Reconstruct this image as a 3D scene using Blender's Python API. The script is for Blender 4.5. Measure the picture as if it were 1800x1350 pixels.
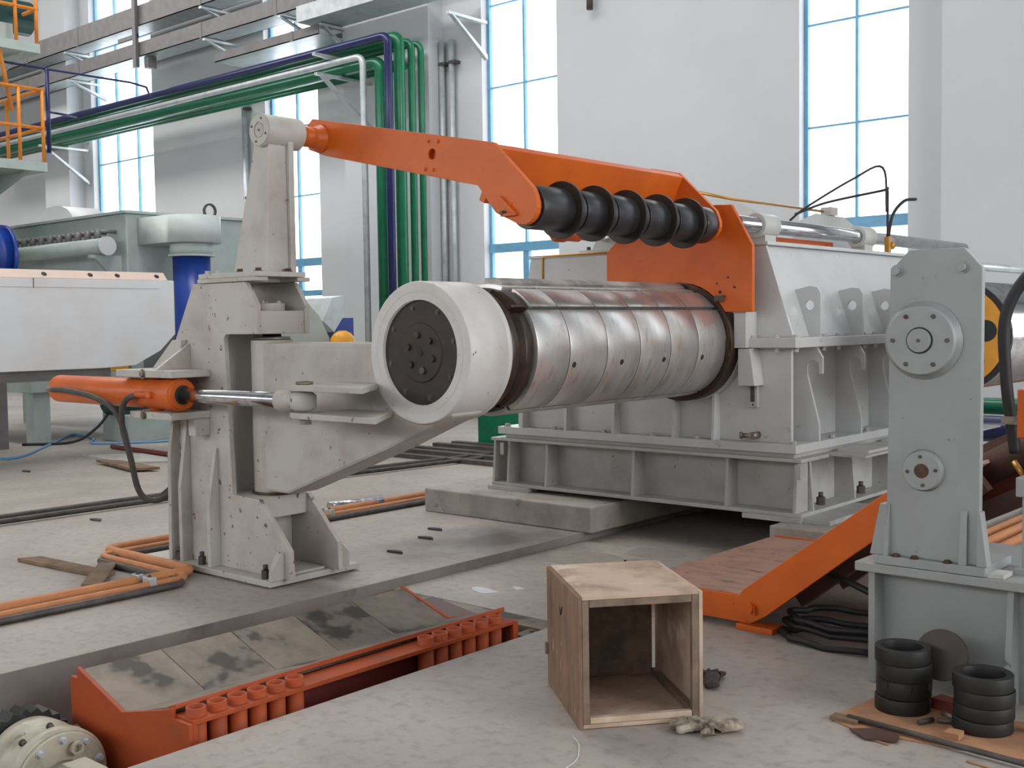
import bpy, bmesh, math, random
from mathutils import Vector, Matrix
random.seed(7)
PI = math.pi
for o in list(bpy.data.objects):
    bpy.data.objects.remove(o)
scene = bpy.context.scene
COL = scene.collection

# ------------------------------------------------------------------ camera
FPX = 2000.0
yaw, pitch, roll = map(math.radians, (-41.08, -3.05, -0.8))
fw = Vector((math.sin(yaw)*math.cos(pitch), math.cos(yaw)*math.cos(pitch), math.sin(pitch)))
rt = Vector((math.cos(yaw), -math.sin(yaw), 0))
up = rt.cross(fw)
r2 = math.cos(roll)*rt + math.sin(roll)*up
u2 = -math.sin(roll)*rt + math.cos(roll)*up
cd = bpy.data.cameras.new('camera')
cam = bpy.data.objects.new('camera', cd)
COL.objects.link(cam)
cd.sensor_fit = 'HORIZONTAL'
cd.sensor_width = 36.0
cd.lens = FPX/1800*36.0
cd.clip_end = 300
M = Matrix((r2, u2, -fw)).transposed().to_4x4()
M.translation = (0, 0, 1.6)
cam.matrix_world = M
scene.camera = cam

# ------------------------------------------------------------------ light
world = bpy.data.worlds.new('overcast_sky')
scene.world = world
world.use_nodes = True
bg = world.node_tree.nodes['Background']
bg.inputs[0].default_value = (0.96, 0.97, 1.0, 1)
bg.inputs[1].default_value = 3.6

def area_light(name, loc, rot, sx, sy, power, col=(1, 1, 1)):
    d = bpy.data.lights.new(name, 'AREA')
    d.shape = 'RECTANGLE'
    d.size, d.size_y = sx, sy
    d.energy = power
    d.color = col
    o = bpy.data.objects.new(name, d)
    COL.objects.link(o)
    o.location = loc
    o.rotation_euler = rot
    return o
# gable and near-wall window daylight; roof lamps are added fill under a closed ceiling
area_light('added_roof_fill', (-21, 7.6, 11.6), (0, 0, 0), 30, 2.8, 1850, (1, 0.975, 0.955))
area_light('added_roof_fill', (-10, 1.0, 11.6), (0, 0, 0), 36, 2.2, 100, (1, 0.975, 0.955))
area_light('gable_window_light', (7.6, 6.0, 4.2), (0, math.radians(90), 0), 5.5, 8, 380, (0.99, 0.98, 1))

area_light('side_window_light', (-16, -8.7, 5.2), (math.radians(90), 0, 0), 30, 3.2, 430, (1, 0.985, 0.97))

vs = scene.view_settings
vs.view_transform = 'Standard'
vs.look = 'None'
vs.exposure = 0.12
vs.gamma = 1.0
vs.use_curve_mapping = False

# ------------------------------------------------------------------ materials
def lin(c):
    return tuple(((x/255)/12.92 if x/255 <= 0.04045 else ((x/255+0.055)/1.055)**2.4) for x in c) + (1.0,)

def new_mat(name):
    m = bpy.data.materials.new(name)
    m.use_nodes = True
    nt = m.node_tree
    b = nt.nodes['Principled BSDF']
    return m, nt, b

def surf(name, c1, c2=None, scale=6.0, lo=0.45, hi=0.7, rough=0.55, metal=0.0, c3=None, s3=30.0, lo3=0.66, hi3=0.70,
         bump=0.0, bscale=60.0, stretch=(1, 1, 1), rough2=None, spec=0.5, detail=8.0):
    """base colour c1, broad stains c2, small spots c3 (rust, chips) driven by object-space noise"""
    m, nt, b = new_mat(name)
    N, Lk = nt.nodes, nt.links
    b.inputs['Roughness'].default_value = rough
    b.inputs['Metallic'].default_value = metal
    b.inputs['Specular IOR Level'].default_value = spec
    tc = N.new('ShaderNodeTexCoord')
    mp = N.new('ShaderNodeMapping')
    mp.inputs['Scale'].default_value = stretch
    oi = N.new('ShaderNodeObjectInfo')
    Lk.new(tc.outputs['Object'], mp.inputs['Vector'])
    mul = N.new('ShaderNodeVectorMath'); mul.operation = 'SCALE'
    cmb = N.new('ShaderNodeCombineXYZ')
    Lk.new(oi.outputs['Random'], cmb.inputs[0]); Lk.new(oi.outputs['Random'], cmb.inputs[1])
    Lk.new(cmb.outputs[0], mul.inputs[0]); mul.inputs['Scale'].default_value = 7.0
    ad = N.new('ShaderNodeVectorMath'); ad.operation = 'ADD'
    Lk.new(mp.outputs[0], ad.inputs[0]); Lk.new(mul.outputs[0], ad.inputs[1])
    vec = ad.outputs[0]
    col = N.new('ShaderNodeRGB'); col.outputs[0].default_value = lin(c1)
    cur = col.outputs[0]
    def layer(cur, c, sc, lo, hi, det):
        n = N.new('ShaderNodeTexNoise'); n.inputs['Scale'].default_value = sc; n.inputs['Detail'].default_value = det
        n.inputs['Roughness'].default_value = 0.62
        Lk.new(vec, n.inputs['Vector'])
        r = N.new('ShaderNodeMapRange'); r.inputs['From Min'].default_value = lo; r.inputs['From Max'].default_value = hi
        Lk.new(n.outputs[0], r.inputs['Value'])
        mx = N.new('ShaderNodeMix'); mx.data_type = 'RGBA'
        Lk.new(r.outputs[0], mx.inputs['Factor']); Lk.new(cur, mx.inputs['A']); mx.inputs['B'].default_value = lin(c)
        return mx.outputs['Result'], r.outputs[0]
    if c2:
        cur, f2 = layer(cur, c2, scale, lo, hi, detail)
        if rough2 is not None:
            mr = N.new('ShaderNodeMapRange'); Lk.new(f2, mr.inputs['Value'])
            mr.inputs['To Min'].default_value = rough; mr.inputs['To Max'].default_value = rough2
            Lk.new(mr.outputs[0], b.inputs['Roughness'])
    if c3:
        cur, _ = layer(cur, c3, s3, lo3, hi3, 3.0)
    Lk.new(cur, b.inputs['Base Color'])
    if bump:
        n = N.new('ShaderNodeTexNoise'); n.inputs['Scale'].default_value = bscale; n.inputs['Detail'].default_value = 6
        Lk.new(vec, n.inputs['Vector'])
        bp = N.new('ShaderNodeBump'); bp.inputs['Strength'].default_value = bump; bp.inputs['Distance'].default_value = 0.02
        Lk.new(n.outputs[0], bp.inputs['Height']); Lk.new(bp.outputs[0], b.inputs['Normal'])
    return m

MAT = {}
MAT['grey'] = surf('machine_grey_paint', (184, 185, 181), (168, 164, 156), 2.5, 0.45, 0.8, 0.42, c3=(112, 98, 84), s3=16, lo3=0.71, hi3=0.75)
MAT['greyside'] = surf('gearbox_grey_paint', (192, 194, 193), (176, 174, 170), 2.2, 0.45, 0.8, 0.36, c3=(150, 140, 126), s3=9, lo3=0.68, hi3=0.74)
MAT['dirty'] = surf('spattered_grey_paint', (186, 183, 176), (160, 150, 138), 3.0, 0.45, 0.78, 0.5, c3=(96, 82, 70), s3=13, lo3=0.665, hi3=0.71)
MAT['ring'] = surf('bearing_housing_paint', (204, 203, 200), (186, 180, 172), 3.0, 0.48, 0.8, 0.42, c3=(120, 108, 96), s3=16, lo3=0.69, hi3=0.73)
MAT['column'] = surf('rust_splattered_grey_paint', (188, 185, 178), (162, 150, 138), 3.0, 0.42, 0.78, 0.5, c3=(104, 90, 78), s3=15, lo3=0.64, hi3=0.68)
MAT['stand'] = surf('stand_grey_paint', (150, 154, 153), (138, 140, 138), 3.0, 0.45, 0.8, 0.4, c3=(104, 98, 90), s3=14, lo3=0.70, hi3=0.76)
MAT['basegrey'] = surf('base_frame_grey_paint', (176, 177, 174), (154, 150, 143), 3.0, 0.45, 0.75, 0.5, c3=(104, 92, 80), s3=18, lo3=0.70, hi3=0.74)
MAT['orange'] = surf('orange_paint', (208, 98, 28), (184, 84, 30), 3.0, 0.42, 0.8, 0.42, c3=(132, 74, 44), s3=11, lo3=0.69, hi3=0.78, spec=0.35)
MAT['redorange'] = surf('red_orange_paint', (172, 76, 36), (146, 68, 40), 4.0, 0.45, 0.75, 0.55, c3=(122, 98, 80), s3=8, lo3=0.63, hi3=0.78, spec=0.35)
MAT['dustorange'] = surf('dusty_orange_paint', (190, 148, 130), (150, 124, 112), 5.0, 0.45, 0.75, 0.65, c3=(84, 70, 62), s3=7, lo3=0.60, hi3=0.74, stretch=(1, 2.2, 1))
MAT['saddle'] = surf('dirty_saddle_steel', (136, 124, 110), (104, 96, 88), 3.2, 0.42, 0.62, 0.55, metal=0.15, c3=(62, 56, 50), s3=3.2, lo3=0.57, hi3=0.63, bump=0.12, bscale=18)
MAT['steel'] = surf('worn_drum_steel', (212, 211, 209), (180, 174, 168), 2.6, 0.38, 0.75, 0.30, metal=0.8, c3=(146, 134, 122), s3=7, lo3=0.58, hi3=0.85, stretch=(1, 2.6, 1), rough2=0.42)
MAT['topsteel'] = surf('greasy_bar_steel', (172, 170, 164), (110, 104, 98), 4.0, 0.42, 0.68, 0.4, metal=0.5)
MAT['darkcore'] = surf('oily_dark_steel', (66, 50, 42), (44, 36, 32), 6, 0.4, 0.7, 0.45, metal=0.4, c3=(104, 64, 44), s3=5, lo3=0.6, hi3=0.75)
MAT['cover'] = surf('brown_black_cover_steel', (58, 50, 46), (44, 38, 36), 8, 0.4, 0.7, 0.6, metal=0.2, c3=(72, 56, 46), s3=20, lo3=0.64, hi3=0.72)
MAT['roll'] = surf('black_roll_steel', (74, 74, 76), (52, 52, 54), 6, 0.4, 0.7, 0.36, metal=0.65, c3=(120, 118, 112), s3=10, lo3=0.66, hi3=0.78)
MAT['disc'] = surf('brown_dark_disc_steel', (62, 54, 50), (46, 42, 40), 9, 0.4, 0.7, 0.45, metal=0.5)
MAT['chrome'] = surf('chrome_rod', (205, 205, 208), (150, 146, 140), 5, 0.5, 0.8, 0.14, metal=1.0, stretch=(2, 1, 2), rough2=0.28)
MAT['galv'] = surf('galvanised_steel', (196, 202, 204), (166, 172, 174), 5, 0.45, 0.75, 0.38, metal=0.35)
MAT['bolt'] = surf('zinc_bolt', (138, 130, 118), (96, 84, 72), 30, 0.45, 0.7, 0.45, metal=0.6)
MAT['paintbolt'] = surf('painted_bolt', (180, 178, 172), (140, 132, 122), 40, 0.5, 0.75, 0.5)
MAT['rustbolt'] = surf('rusty_bolt', (96, 70, 52), (62, 48, 40), 30, 0.4, 0.7, 0.7, metal=0.3)
MAT['rubber'] = surf('black_rubber', (29, 30, 28), (22, 22, 22), 12, 0.4, 0.7, 0.55, c3=(52, 52, 48), s3=9, lo3=0.62, hi3=0.75)
MAT['hose'] = surf('dusty_hose', (76, 70, 66), (58, 54, 52), 14, 0.4, 0.7, 0.65)
MAT['blackhose'] = surf('black_hose', (30, 29, 30), None, rough=0.6)
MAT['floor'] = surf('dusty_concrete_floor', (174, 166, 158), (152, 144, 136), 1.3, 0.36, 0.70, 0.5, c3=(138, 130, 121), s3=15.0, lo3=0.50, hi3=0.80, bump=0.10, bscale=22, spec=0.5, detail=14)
MAT['pit'] = surf('pit_concrete', (150, 144, 138), (118, 112, 106), 1.6, 0.38, 0.7, 0.85, c3=(84, 78, 74), s3=3.0, lo3=0.60, hi3=0.78, bump=0.25, bscale=14, spec=0.2)
MAT['block'] = surf('rough_concrete_block', (172, 167, 159), (144, 138, 131), 3.0, 0.4, 0.7, 0.85, c3=(110, 102, 95), s3=9, lo3=0.63, hi3=0.76, bump=0.3, bscale=20, spec=0.2)
MAT['wall'] = surf('white_wall_paint', (200, 202, 204), (193, 196, 198), 0.4, 0.4, 0.7, 0.9, spec=0.15)
MAT['wallgrey'] = surf('grey_wall_paint', (150, 154, 152), (134, 138, 138), 0.5, 0.4, 0.7, 0.9, spec=0.15)
MAT['roof'] = surf('pale_roof_sheet', (160, 164, 166), None, rough=0.8)
MAT['winblue'] = surf('blue_window_frame', (112, 168, 200), (96, 150, 186), 6, 0.4, 0.7, 0.45)
MAT['green'] = surf('green_pipe_paint', (22, 112, 78), (18, 92, 66), 4, 0.45, 0.75, 0.28)
MAT['navy'] = surf('navy_pipe_paint', (30, 36, 88), (24, 28, 70), 4, 0.45, 0.75, 0.28)
MAT['blue'] = surf('blue_duct_paint', (28, 62, 146), (22, 50, 116), 3, 0.45, 0.75, 0.28)
MAT['bluehose'] = surf('light_blue_hose', (104, 150, 190), None, rough=0.5)
MAT['pipeorange'] = surf('dusty_orange_pipe', (196, 132, 84), (178, 116, 74), 7, 0.4, 0.7, 0.6)
MAT['rail'] = surf('yellow_orange_rail_paint', (226, 140, 46), (204, 120, 44), 6, 0.4, 0.7, 0.45)
MAT['yellow'] = surf('yellow_paint', (222, 156, 30), (200, 136, 30), 5, 0.4, 0.75, 0.45)
MAT['brass'] = surf('brass_tube', (190, 140, 66), None, rough=0.35, metal=0.7)
MAT['tray'] = surf('grey_cable_tray', (118, 116, 116), (104, 102, 102), 5, 0.4, 0.7, 0.45, metal=0.2)
MAT['white'] = surf('white_trough_paint', (220, 222, 224), (212, 210, 207), 1.5, 0.45, 0.75, 0.5)
MAT['salmon'] = surf('pale_salmon_strip', (214, 190, 176), (202, 184, 172), 3, 0.4, 0.7, 0.6)
MAT['cyan'] = surf('pale_green_grey_paint', (166, 178, 174), (150, 160, 157), 3, 0.45, 0.75, 0.45)
MAT['ductgrey'] = surf('duct_grey_paint', (186, 196, 193), (172, 182, 179), 3, 0.45, 0.75, 0.45)
MAT['motor'] = surf('dark_green_motor', (26, 72, 66), (20, 56, 54), 8, 0.4, 0.7, 0.45)
MAT['cream'] = surf('cream_gearmotor_paint', (186, 180, 162), (150, 140, 122), 9, 0.45, 0.7, 0.45, c3=(96, 86, 74), s3=12, lo3=0.64, hi3=0.74)
MAT['wood'] = surf('worn_plywood', (192, 168, 146), (150, 126, 106), 3.4, 0.45, 0.68, 0.78, c3=(214, 200, 182), s3=6.0, lo3=0.58, hi3=0.74, bump=0.12, bscale=30)
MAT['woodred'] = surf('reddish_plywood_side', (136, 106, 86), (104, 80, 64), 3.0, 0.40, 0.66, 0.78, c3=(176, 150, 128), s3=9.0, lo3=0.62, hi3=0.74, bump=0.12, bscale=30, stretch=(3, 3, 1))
MAT['batten'] = surf('grey_batten_wood', (128, 110, 92), (100, 86, 72), 9.0, 0.40, 0.66, 0.8, bump=0.12, bscale=40)
MAT['plank'] = surf('old_plank', (138, 112, 88), (104, 84, 66), 6.0, 0.40, 0.66, 0.8)
MAT['card'] = surf('brown_cardboard', (172, 128, 94), (150, 108, 80), 6, 0.4, 0.7, 0.85)
MAT['glove'] = surf('dirty_cotton_glove', (176, 166, 146), (92, 78, 68), 16, 0.42, 0.62, 0.95, bump=0.5, bscale=60)
MAT['gloveblue'] = surf('grimy_dark_glove', (62, 54, 58), (92, 78, 66), 18, 0.42, 0.62, 0.95, bump=0.5, bscale=60)
MAT['brown'] = surf('brown_red_primer', (92, 62, 54), (70, 50, 46), 3, 0.4, 0.7, 0.5)
MAT['maroon'] = surf('dark_red_primer', (112, 44, 34), (90, 38, 32), 4, 0.4, 0.7, 0.5)
MAT['iron'] = surf('dull_iron', (92, 86, 84), (70, 64, 60), 10, 0.4, 0.7, 0.55, metal=0.4)
MAT['black'] = surf('black_paint', (26, 26, 30), None, rough=0.6)
MAT['foil'] = surf('foil_lagging', (190, 192, 198), (140, 142, 150), 14, 0.4, 0.65, 0.25, metal=0.9, bump=0.6, bscale=25)
MAT['sheet'] = surf('pale_sheet', (190, 188, 180), (164, 160, 150), 3, 0.4, 0.7, 0.6)
MAT['puddle'] = surf('spilt_plaster', (206, 208, 210), (178, 180, 184), 20, 0.4, 0.7, 0.5)
MAT['stain'] = surf('damp_concrete', (142, 136, 127), (152, 145, 137), 8, 0.4, 0.7, 0.7)
def glass():
    m, nt, b = new_mat('window_glass')
    N, Lk = nt.nodes, nt.links
    N.remove(b)
    out = N['Material Output']
    tr = N.new('ShaderNodeBsdfTransparent'); tr.inputs[0].default_value = (0.97, 0.99, 1, 1)
    gl = N.new('ShaderNodeBsdfGlossy'); gl.inputs['Roughness'].default_value = 0.05
    mx = N.new('ShaderNodeMixShader'); mx.inputs[0].default_value = 0.06
    Lk.new(tr.outputs[0], mx.inputs[1]); Lk.new(gl.outputs[0], mx.inputs[2]); Lk.new(mx.outputs[0], out.inputs[0])
    return m
MAT['glass'] = glass()

def oil_and_shade_on_floor(m, centre, rad, col):
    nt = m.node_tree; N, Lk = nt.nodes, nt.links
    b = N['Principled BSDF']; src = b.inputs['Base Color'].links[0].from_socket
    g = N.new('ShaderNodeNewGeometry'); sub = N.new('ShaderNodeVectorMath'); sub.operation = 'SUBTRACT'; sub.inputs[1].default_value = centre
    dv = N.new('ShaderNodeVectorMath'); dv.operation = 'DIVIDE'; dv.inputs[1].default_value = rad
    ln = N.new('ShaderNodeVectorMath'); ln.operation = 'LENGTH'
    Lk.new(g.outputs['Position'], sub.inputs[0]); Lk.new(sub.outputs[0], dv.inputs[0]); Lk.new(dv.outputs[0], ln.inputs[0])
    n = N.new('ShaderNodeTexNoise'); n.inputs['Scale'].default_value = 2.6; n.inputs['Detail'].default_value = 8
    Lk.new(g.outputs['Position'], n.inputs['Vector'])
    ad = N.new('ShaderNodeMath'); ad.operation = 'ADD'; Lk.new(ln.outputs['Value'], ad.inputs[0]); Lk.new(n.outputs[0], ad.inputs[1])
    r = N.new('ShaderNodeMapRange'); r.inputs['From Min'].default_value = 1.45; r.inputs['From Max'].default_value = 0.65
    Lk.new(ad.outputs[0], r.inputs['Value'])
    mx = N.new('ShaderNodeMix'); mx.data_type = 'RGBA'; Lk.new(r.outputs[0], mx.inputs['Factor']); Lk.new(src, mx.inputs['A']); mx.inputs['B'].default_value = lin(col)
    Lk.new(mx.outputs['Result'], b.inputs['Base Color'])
oil_and_shade_on_floor(MAT['floor'], (-5.6, 6.2, 0), (0.75, 1.1, 1), (92, 86, 82))
oil_and_shade_on_floor(MAT['floor'], (-2.7, 5.75, 0), (0.95, 0.72, 1), (74, 66, 60))  # shade under the hinged table painted into the floor colour, plus assumed oil

# ------------------------------------------------------------------ mesh helpers
def wloc(o):
    v = Vector((0, 0, 0))
    while o is not None:
        v = v + o.location
        o = o.parent
    return v

class MB:
    def __init__(s):
        s.v, s.f, s.sm = [], [], []
    def add(s, vs, fs, smooth=False):
        b = len(s.v)
        s.v += [tuple(x) for x in vs]
        for i, f in enumerate(fs):
            s.f.append(tuple(b+k for k in f))
            s.sm.append(smooth if isinstance(smooth, bool) else smooth[i])
        return s
    def box(s, x0, x1, y0, y1, z0, z1):
        vs = [(x, y, z) for z in (z0, z1) for y in (y0, y1) for x in (x0, x1)]
        return s.add(vs, [(0, 2, 3, 1), (4, 5, 7, 6), (0, 1, 5, 4), (2, 6, 7, 3), (0, 4, 6, 2), (1, 3, 7, 5)])
    def taper(s, b, t, z0, z1):
        """frustum: b and t are (x0,x1,y0,y1)"""
        vs = [(x, y, z0) for y in b[2:] for x in b[:2]] + [(x, y, z1) for y in t[2:] for x in t[:2]]
        return s.add(vs, [(0, 2, 3, 1), (4, 5, 7, 6), (0, 1, 5, 4), (2, 6, 7, 3), (0, 4, 6, 2), (1, 3, 7, 5)])
    def prism(s, pts, axis, a0, a1, hole=None, smooth=False):
        """polygon extruded along axis; hole=(cx,cy,r) cuts a round hole through it"""
        def P(p, a):
            return {'x': (a, p[0], p[1]), 'y': (p[0], a, p[1]), 'z': (p[0], p[1], a)}[axis]
        n = len(pts)
        loop = list(range(n))
        vs2 = list(pts)
        hs = []
        if hole:
            cx, cy, r = hole
            area = sum(pts[i][0]*pts[(i+1) % n][1]-pts[(i+1) % n][0]*pts[i][1] for i in range(n))
            k = 20
            j = min(range(n), key=lambda i: (pts[i][0]-cx)**2+(pts[i][1]-cy)**2)
            a_st = math.atan2(pts[j][1]-cy, pts[j][0]-cx)
            sg = -1 if area > 0 else 1
            hp = [(cx+r*math.cos(a_st+sg*2*PI*i/k), cy+r*math.sin(a_st+sg*2*PI*i/k)) for i in range(k)]
            hs = list(range(n, n+k))
            vs2 += hp
            loop = list(range(j, n)) + list(range(0, j+1)) + hs + [hs[0]]
        m = len(vs2)
        vs = [P(p, a0) for p in vs2] + [P(p, a1) for p in vs2]
        fs, sm = [], []
        if hole:
            # duplicate the slit vertices so the keyhole polygon stays valid
            d0 = len(vs)
            vs += [P(vs2[j], a0), P(vs2[hs[0]], a0), P(vs2[j], a1), P(vs2[hs[0]], a1)]
            lo = list(range(j, n)) + list(range(0, j)) + [d0, d0+1] + hs[1:][::1] + [hs[0]]
            lo = list(range(j, n)) + list(range(0, j)) + [d0] + [d0+1] + hs[1:] + [hs[0]]
            hi = [x+m for x in list(range(j, n)) + list(range(0, j))] + [d0+2] + [d0+3] + [x+m for x in hs[1:]] + [hs[0]+m]
            fs += [tuple(lo), tuple(reversed(hi))]
            sm += [False, False]
        else:
            fs += [tuple(range(n)), tuple(reversed(range(m, m+n)))]
            sm += [False, False]
        for i in range(n):
            k2 = (i+1) % n
            fs.append((i, i+m, k2+m, k2)); sm.append(smooth)
        for q in range(len(hs)):
            a, b = hs[q], hs[(q+1) % len(hs)]
            fs.append((a, a+m, b+m, b)); sm.append(True)
        return s.add(vs, fs, sm)
    def frame(s, p0, p1):
        d = (Vector(p1)-Vector(p0)).normalized()
        a = Vector((0, 0, 1)) if abs(d.z) < 0.9 else Vector((1, 0, 0))
        u = d.cross(a).normalized()
        return d, u, d.cross(u).normalized()
    def cyl(s, p0, p1, r, r1=None, n=24, smooth=True):
        p0, p1 = Vector(p0), Vector(p1)
        r1 = r if r1 is None else r1
        d, u, w = s.frame(p0, p1)
        vs = [p0+r*(math.cos(2*PI*i/n)*u+math.sin(2*PI*i/n)*w) for i in range(n)]
        vs += [p1+r1*(math.cos(2*PI*i/n)*u+math.sin(2*PI*i/n)*w) for i in range(n)]
        fs = [(i, (i+1) % n, n+(i+1) % n, n+i) for i in range(n)]
        fs += [tuple(reversed(range(n))), tuple(range(n, 2*n))]
        return s.add(vs, fs, [smooth]*n+[False, False])
    def lathe(s, p0, p1, prof, n=32, closed=False):
        """prof: list of (t along axis in metres, radius); flat facets between rows that turn sharply"""
        p0, p1 = Vector(p0), Vector(p1)
        d, u, w = s.frame(p0, p1)
        rows = len(prof)
        vs = []
        for t, r in prof:
            vs += [p0+d*t+r*(math.cos(2*PI*i/n)*u+math.sin(2*PI*i/n)*w) for i in range(n)]
        fs, sm = [], []
        last = rows if closed else rows-1
        for k in range(last):
            a, b = k*n, ((k+1) % rows)*n
            flat = abs(prof[k][0]-prof[(k+1) % rows][0]) < 1e-4
            for i in range(n):
                fs.append((a+i, a+(i+1) % n, b+(i+1) % n, b+i)); sm.append(not flat)
        if not closed:
            fs += [tuple(reversed(range(n))), tuple(range((rows-1)*n, rows*n))]; sm += [False, False]
        return s.add(vs, fs, sm)
    def ring(s, p0, p1, ro, ri, n=36):
        L = (Vector(p1)-Vector(p0)).length
        return s.lathe(p0, p1, [(0, ri), (0, ro), (L, ro), (L, ri)], n, closed=True)
    def tube(s, pts, r, n=8, cap=True):
        pts = [Vector(p) for p in pts]
        m = len(pts)
        tang = []
        for i in range(m):
            a = pts[max(i-1, 0)]; b = pts[min(i+1, m-1)]
            tang.append((b-a).normalized())
        t0 = tang[0]
        ref = Vector((0, 0, 1)) if abs(t0.z) < 0.9 else Vector((1, 0, 0))
        u = t0.cross(ref).normalized()
        vs = []
        for i in range(m):
            t = tang[i]
            u = (u - t*u.dot(t))
            if u.length < 1e-6:
                u = t.cross(ref)
            u.normalize()
            w = t.cross(u)
            k = 1.0
            if 0 < i < m-1:
                d1 = (pts[i]-pts[i-1]).normalized(); d2 = (pts[i+1]-pts[i]).normalized()
                k = 1/max(0.5, math.sqrt((1+d1.dot(d2))/2))
            vs += [pts[i]+r*k*(math.cos(2*PI*j/n)*u+math.sin(2*PI*j/n)*w) for j in range(n)]
        fs = []
        for i in range(m-1):
            for j in range(n):
                fs.append((i*n+j, i*n+(j+1) % n, (i+1)*n+(j+1) % n, (i+1)*n+j))
        sm = [True]*len(fs)
        if cap:
            fs += [tuple(reversed(range(n))), tuple(range((m-1)*n, m*n))]; sm += [False, False]
        return s.add(vs, fs, sm)
    def mesh(s, name, off=Vector((0, 0, 0)), merge=False):
        me = bpy.data.meshes.new(name)
        me.from_pydata([(x-off.x, y-off.y, z-off.z) for x, y, z in s.v], [], s.f)
        me.polygons.foreach_set('use_smooth', s.sm)
        bm = bmesh.new(); bm.from_mesh(me)
        bmesh.ops.recalc_face_normals(bm, faces=bm.faces)
        bm.to_mesh(me); bm.free()
        me.update()
        return me
    def build(s, name, mat, parent=None, bevel=0.0, local=False, label=None, kind=None):
        off = Vector((0, 0, 0))
        if parent is not None and not local:
            off = wloc(parent)
        loc = Vector((0, 0, 0))
        if parent is None and not local:
            xs = [v[0] for v in s.v]; ys = [v[1] for v in s.v]; zs = [v[2] for v in s.v]
            off = Vector(((min(xs)+max(xs))/2, (min(ys)+max(ys))/2, min(zs)))
            loc = off
        me = s.mesh(name, off)
        me.materials.append(MAT[mat])
        o = bpy.data.objects.new(name, me)
        COL.objects.link(o)
        o.location = loc
        o.parent = parent
        if bevel:
            b = o.modifiers.new('edge_bevel', 'BEVEL'); b.width = bevel; b.segments = 2
            b.limit_method = 'ANGLE'; b.angle_limit = math.radians(40)
        if label: o['label'] = label
        if kind: o['kind'] = kind
        return o

def tag(o, label, cat, group=None):
    o['label'] = label; o['category'] = cat
    if group: o['group'] = group
    return o
def thing(name, label, cat, loc=(0, 0, 0), group=None, rotz=0.0):
    o = bpy.data.objects.new(name, None)
    COL.objects.link(o)
    o.location = loc; o.rotation_euler = (0, 0, rotz); o.empty_display_size = 0.1
    return tag(o, label, cat, group)
def struct(o):
    o['kind'] = 'structure'
    return o
def B(*a): return MB().box(*a)
def arc(cx, cy, r, a0, a1, n):
    return [(cx+r*math.cos(math.radians(a0+(a1-a0)*i/n)), cy+r*math.sin(math.radians(a0+(a1-a0)*i/n))) for i in range(n+1)]
def smooth_path(pts, k=6):
    """Catmull-Rom through the points"""
    P = [Vector(p) for p in pts]
    P = [P[0]*2-P[1]] + P + [P[-1]*2-P[-2]]
    out = []
    for i in range(1, len(P)-2):
        for j in range(k):
            t = j/k
            a, b, c, d = P[i-1], P[i], P[i+1], P[i+2]
            out.append(0.5*((2*b)+(-a+c)*t+(2*a-5*b+4*c-d)*t*t+(-a+3*b-3*c+d)*t**3))
    out.append(P[-2])
    return out
def elbow_path(pts, r=0.1, k=5):
    """polyline with rounded corners"""
    P = [Vector(p) for p in pts]
    out = [P[0]]
    for i in range(1, len(P)-1):
        a = (P[i-1]-P[i]).normalized(); b = (P[i+1]-P[i]).normalized()
        s0 = P[i]+a*r; s1 = P[i]+b*r
        for j in range(k+1):
            t = j/k
            out.append(s0*(1-t)**2+P[i]*2*t*(1-t)+s1*t*t)
    out.append(P[-1])
    return out
ROT = {'+z': (0, 0, 0), '-z': (PI, 0, 0), '-y': (PI/2, 0, 0), '+y': (-PI/2, 0, 0), '+x': (0, PI/2, 0), '-x': (0, -PI/2, 0)}
_bm = {}
def bolt(parent, loc, ax, r=0.012, h=0.014, mat='bolt', name='bolt', n=6, washer=True):
    key = (round(r, 4), round(h, 4), mat, n, washer)
    if key not in _bm:
        m = MB()
        if washer: m.cyl((0, 0, 0), (0, 0, h*0.2), r*1.5, n=14)
        m.cyl((0, 0, 0), (0, 0, h), r, n=n, smooth=n > 8)
        me = m.mesh(name); me.materials.append(MAT[mat]); _bm[key] = me
    o = bpy.data.objects.new(name, _bm[key])
    COL.objects.link(o)
    o.location = Vector(loc)-wloc(parent); o.rotation_euler = ROT[ax]; o.parent = parent
    return o
def anchor(parent, loc, r=0.022, h=0.07):
    """anchor nut with a stub of thread"""
    key = ('anchor', r, h)
    if key not in _bm:
        m = MB().cyl((0, 0, 0), (0, 0, h*0.62), r, n=6, smooth=False).cyl((0, 0, h*0.6), (0, 0, h), r*0.55, n=12)
        me = m.mesh('anchor_nut'); me.materials.append(MAT['iron']); _bm[key] = me
    o = bpy.data.objects.new('anchor_nut', _bm[key])
    COL.objects.link(o); o.location = Vector(loc)-wloc(parent); o.parent = parent
    return o

# ================================================================== THE HALL
WY = 14.2
PX0, PX1 = -5.25, -3.75                       # pit sides
YE = 4.85                                      # end of the deep pit
f = MB()
f.box(-38, PX0, -9, WY, -1.4, 0.0)
f.box(PX1, 9, -9, WY, -1.4, 0.0)
f.box(PX0, PX1, 10.5, WY, -1.4, 0.0)
f.box(PX0, PX1, -9, 0.6, -1.4, 0.0)
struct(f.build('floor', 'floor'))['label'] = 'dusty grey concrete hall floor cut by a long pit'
f = MB(); f.box(PX0, PX1, 0.6, YE, -1.4, -1.1)
struct(f.build('floor_pit', 'pit'))['label'] = 'concrete bottom of the deep pit'
f = MB(); f.box(PX0, PX1, YE, 10.5, -1.4, -0.06)
struct(f.build('floor_channel', 'floor'))['label'] = 'shallow concrete channel running under the drum'
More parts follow.
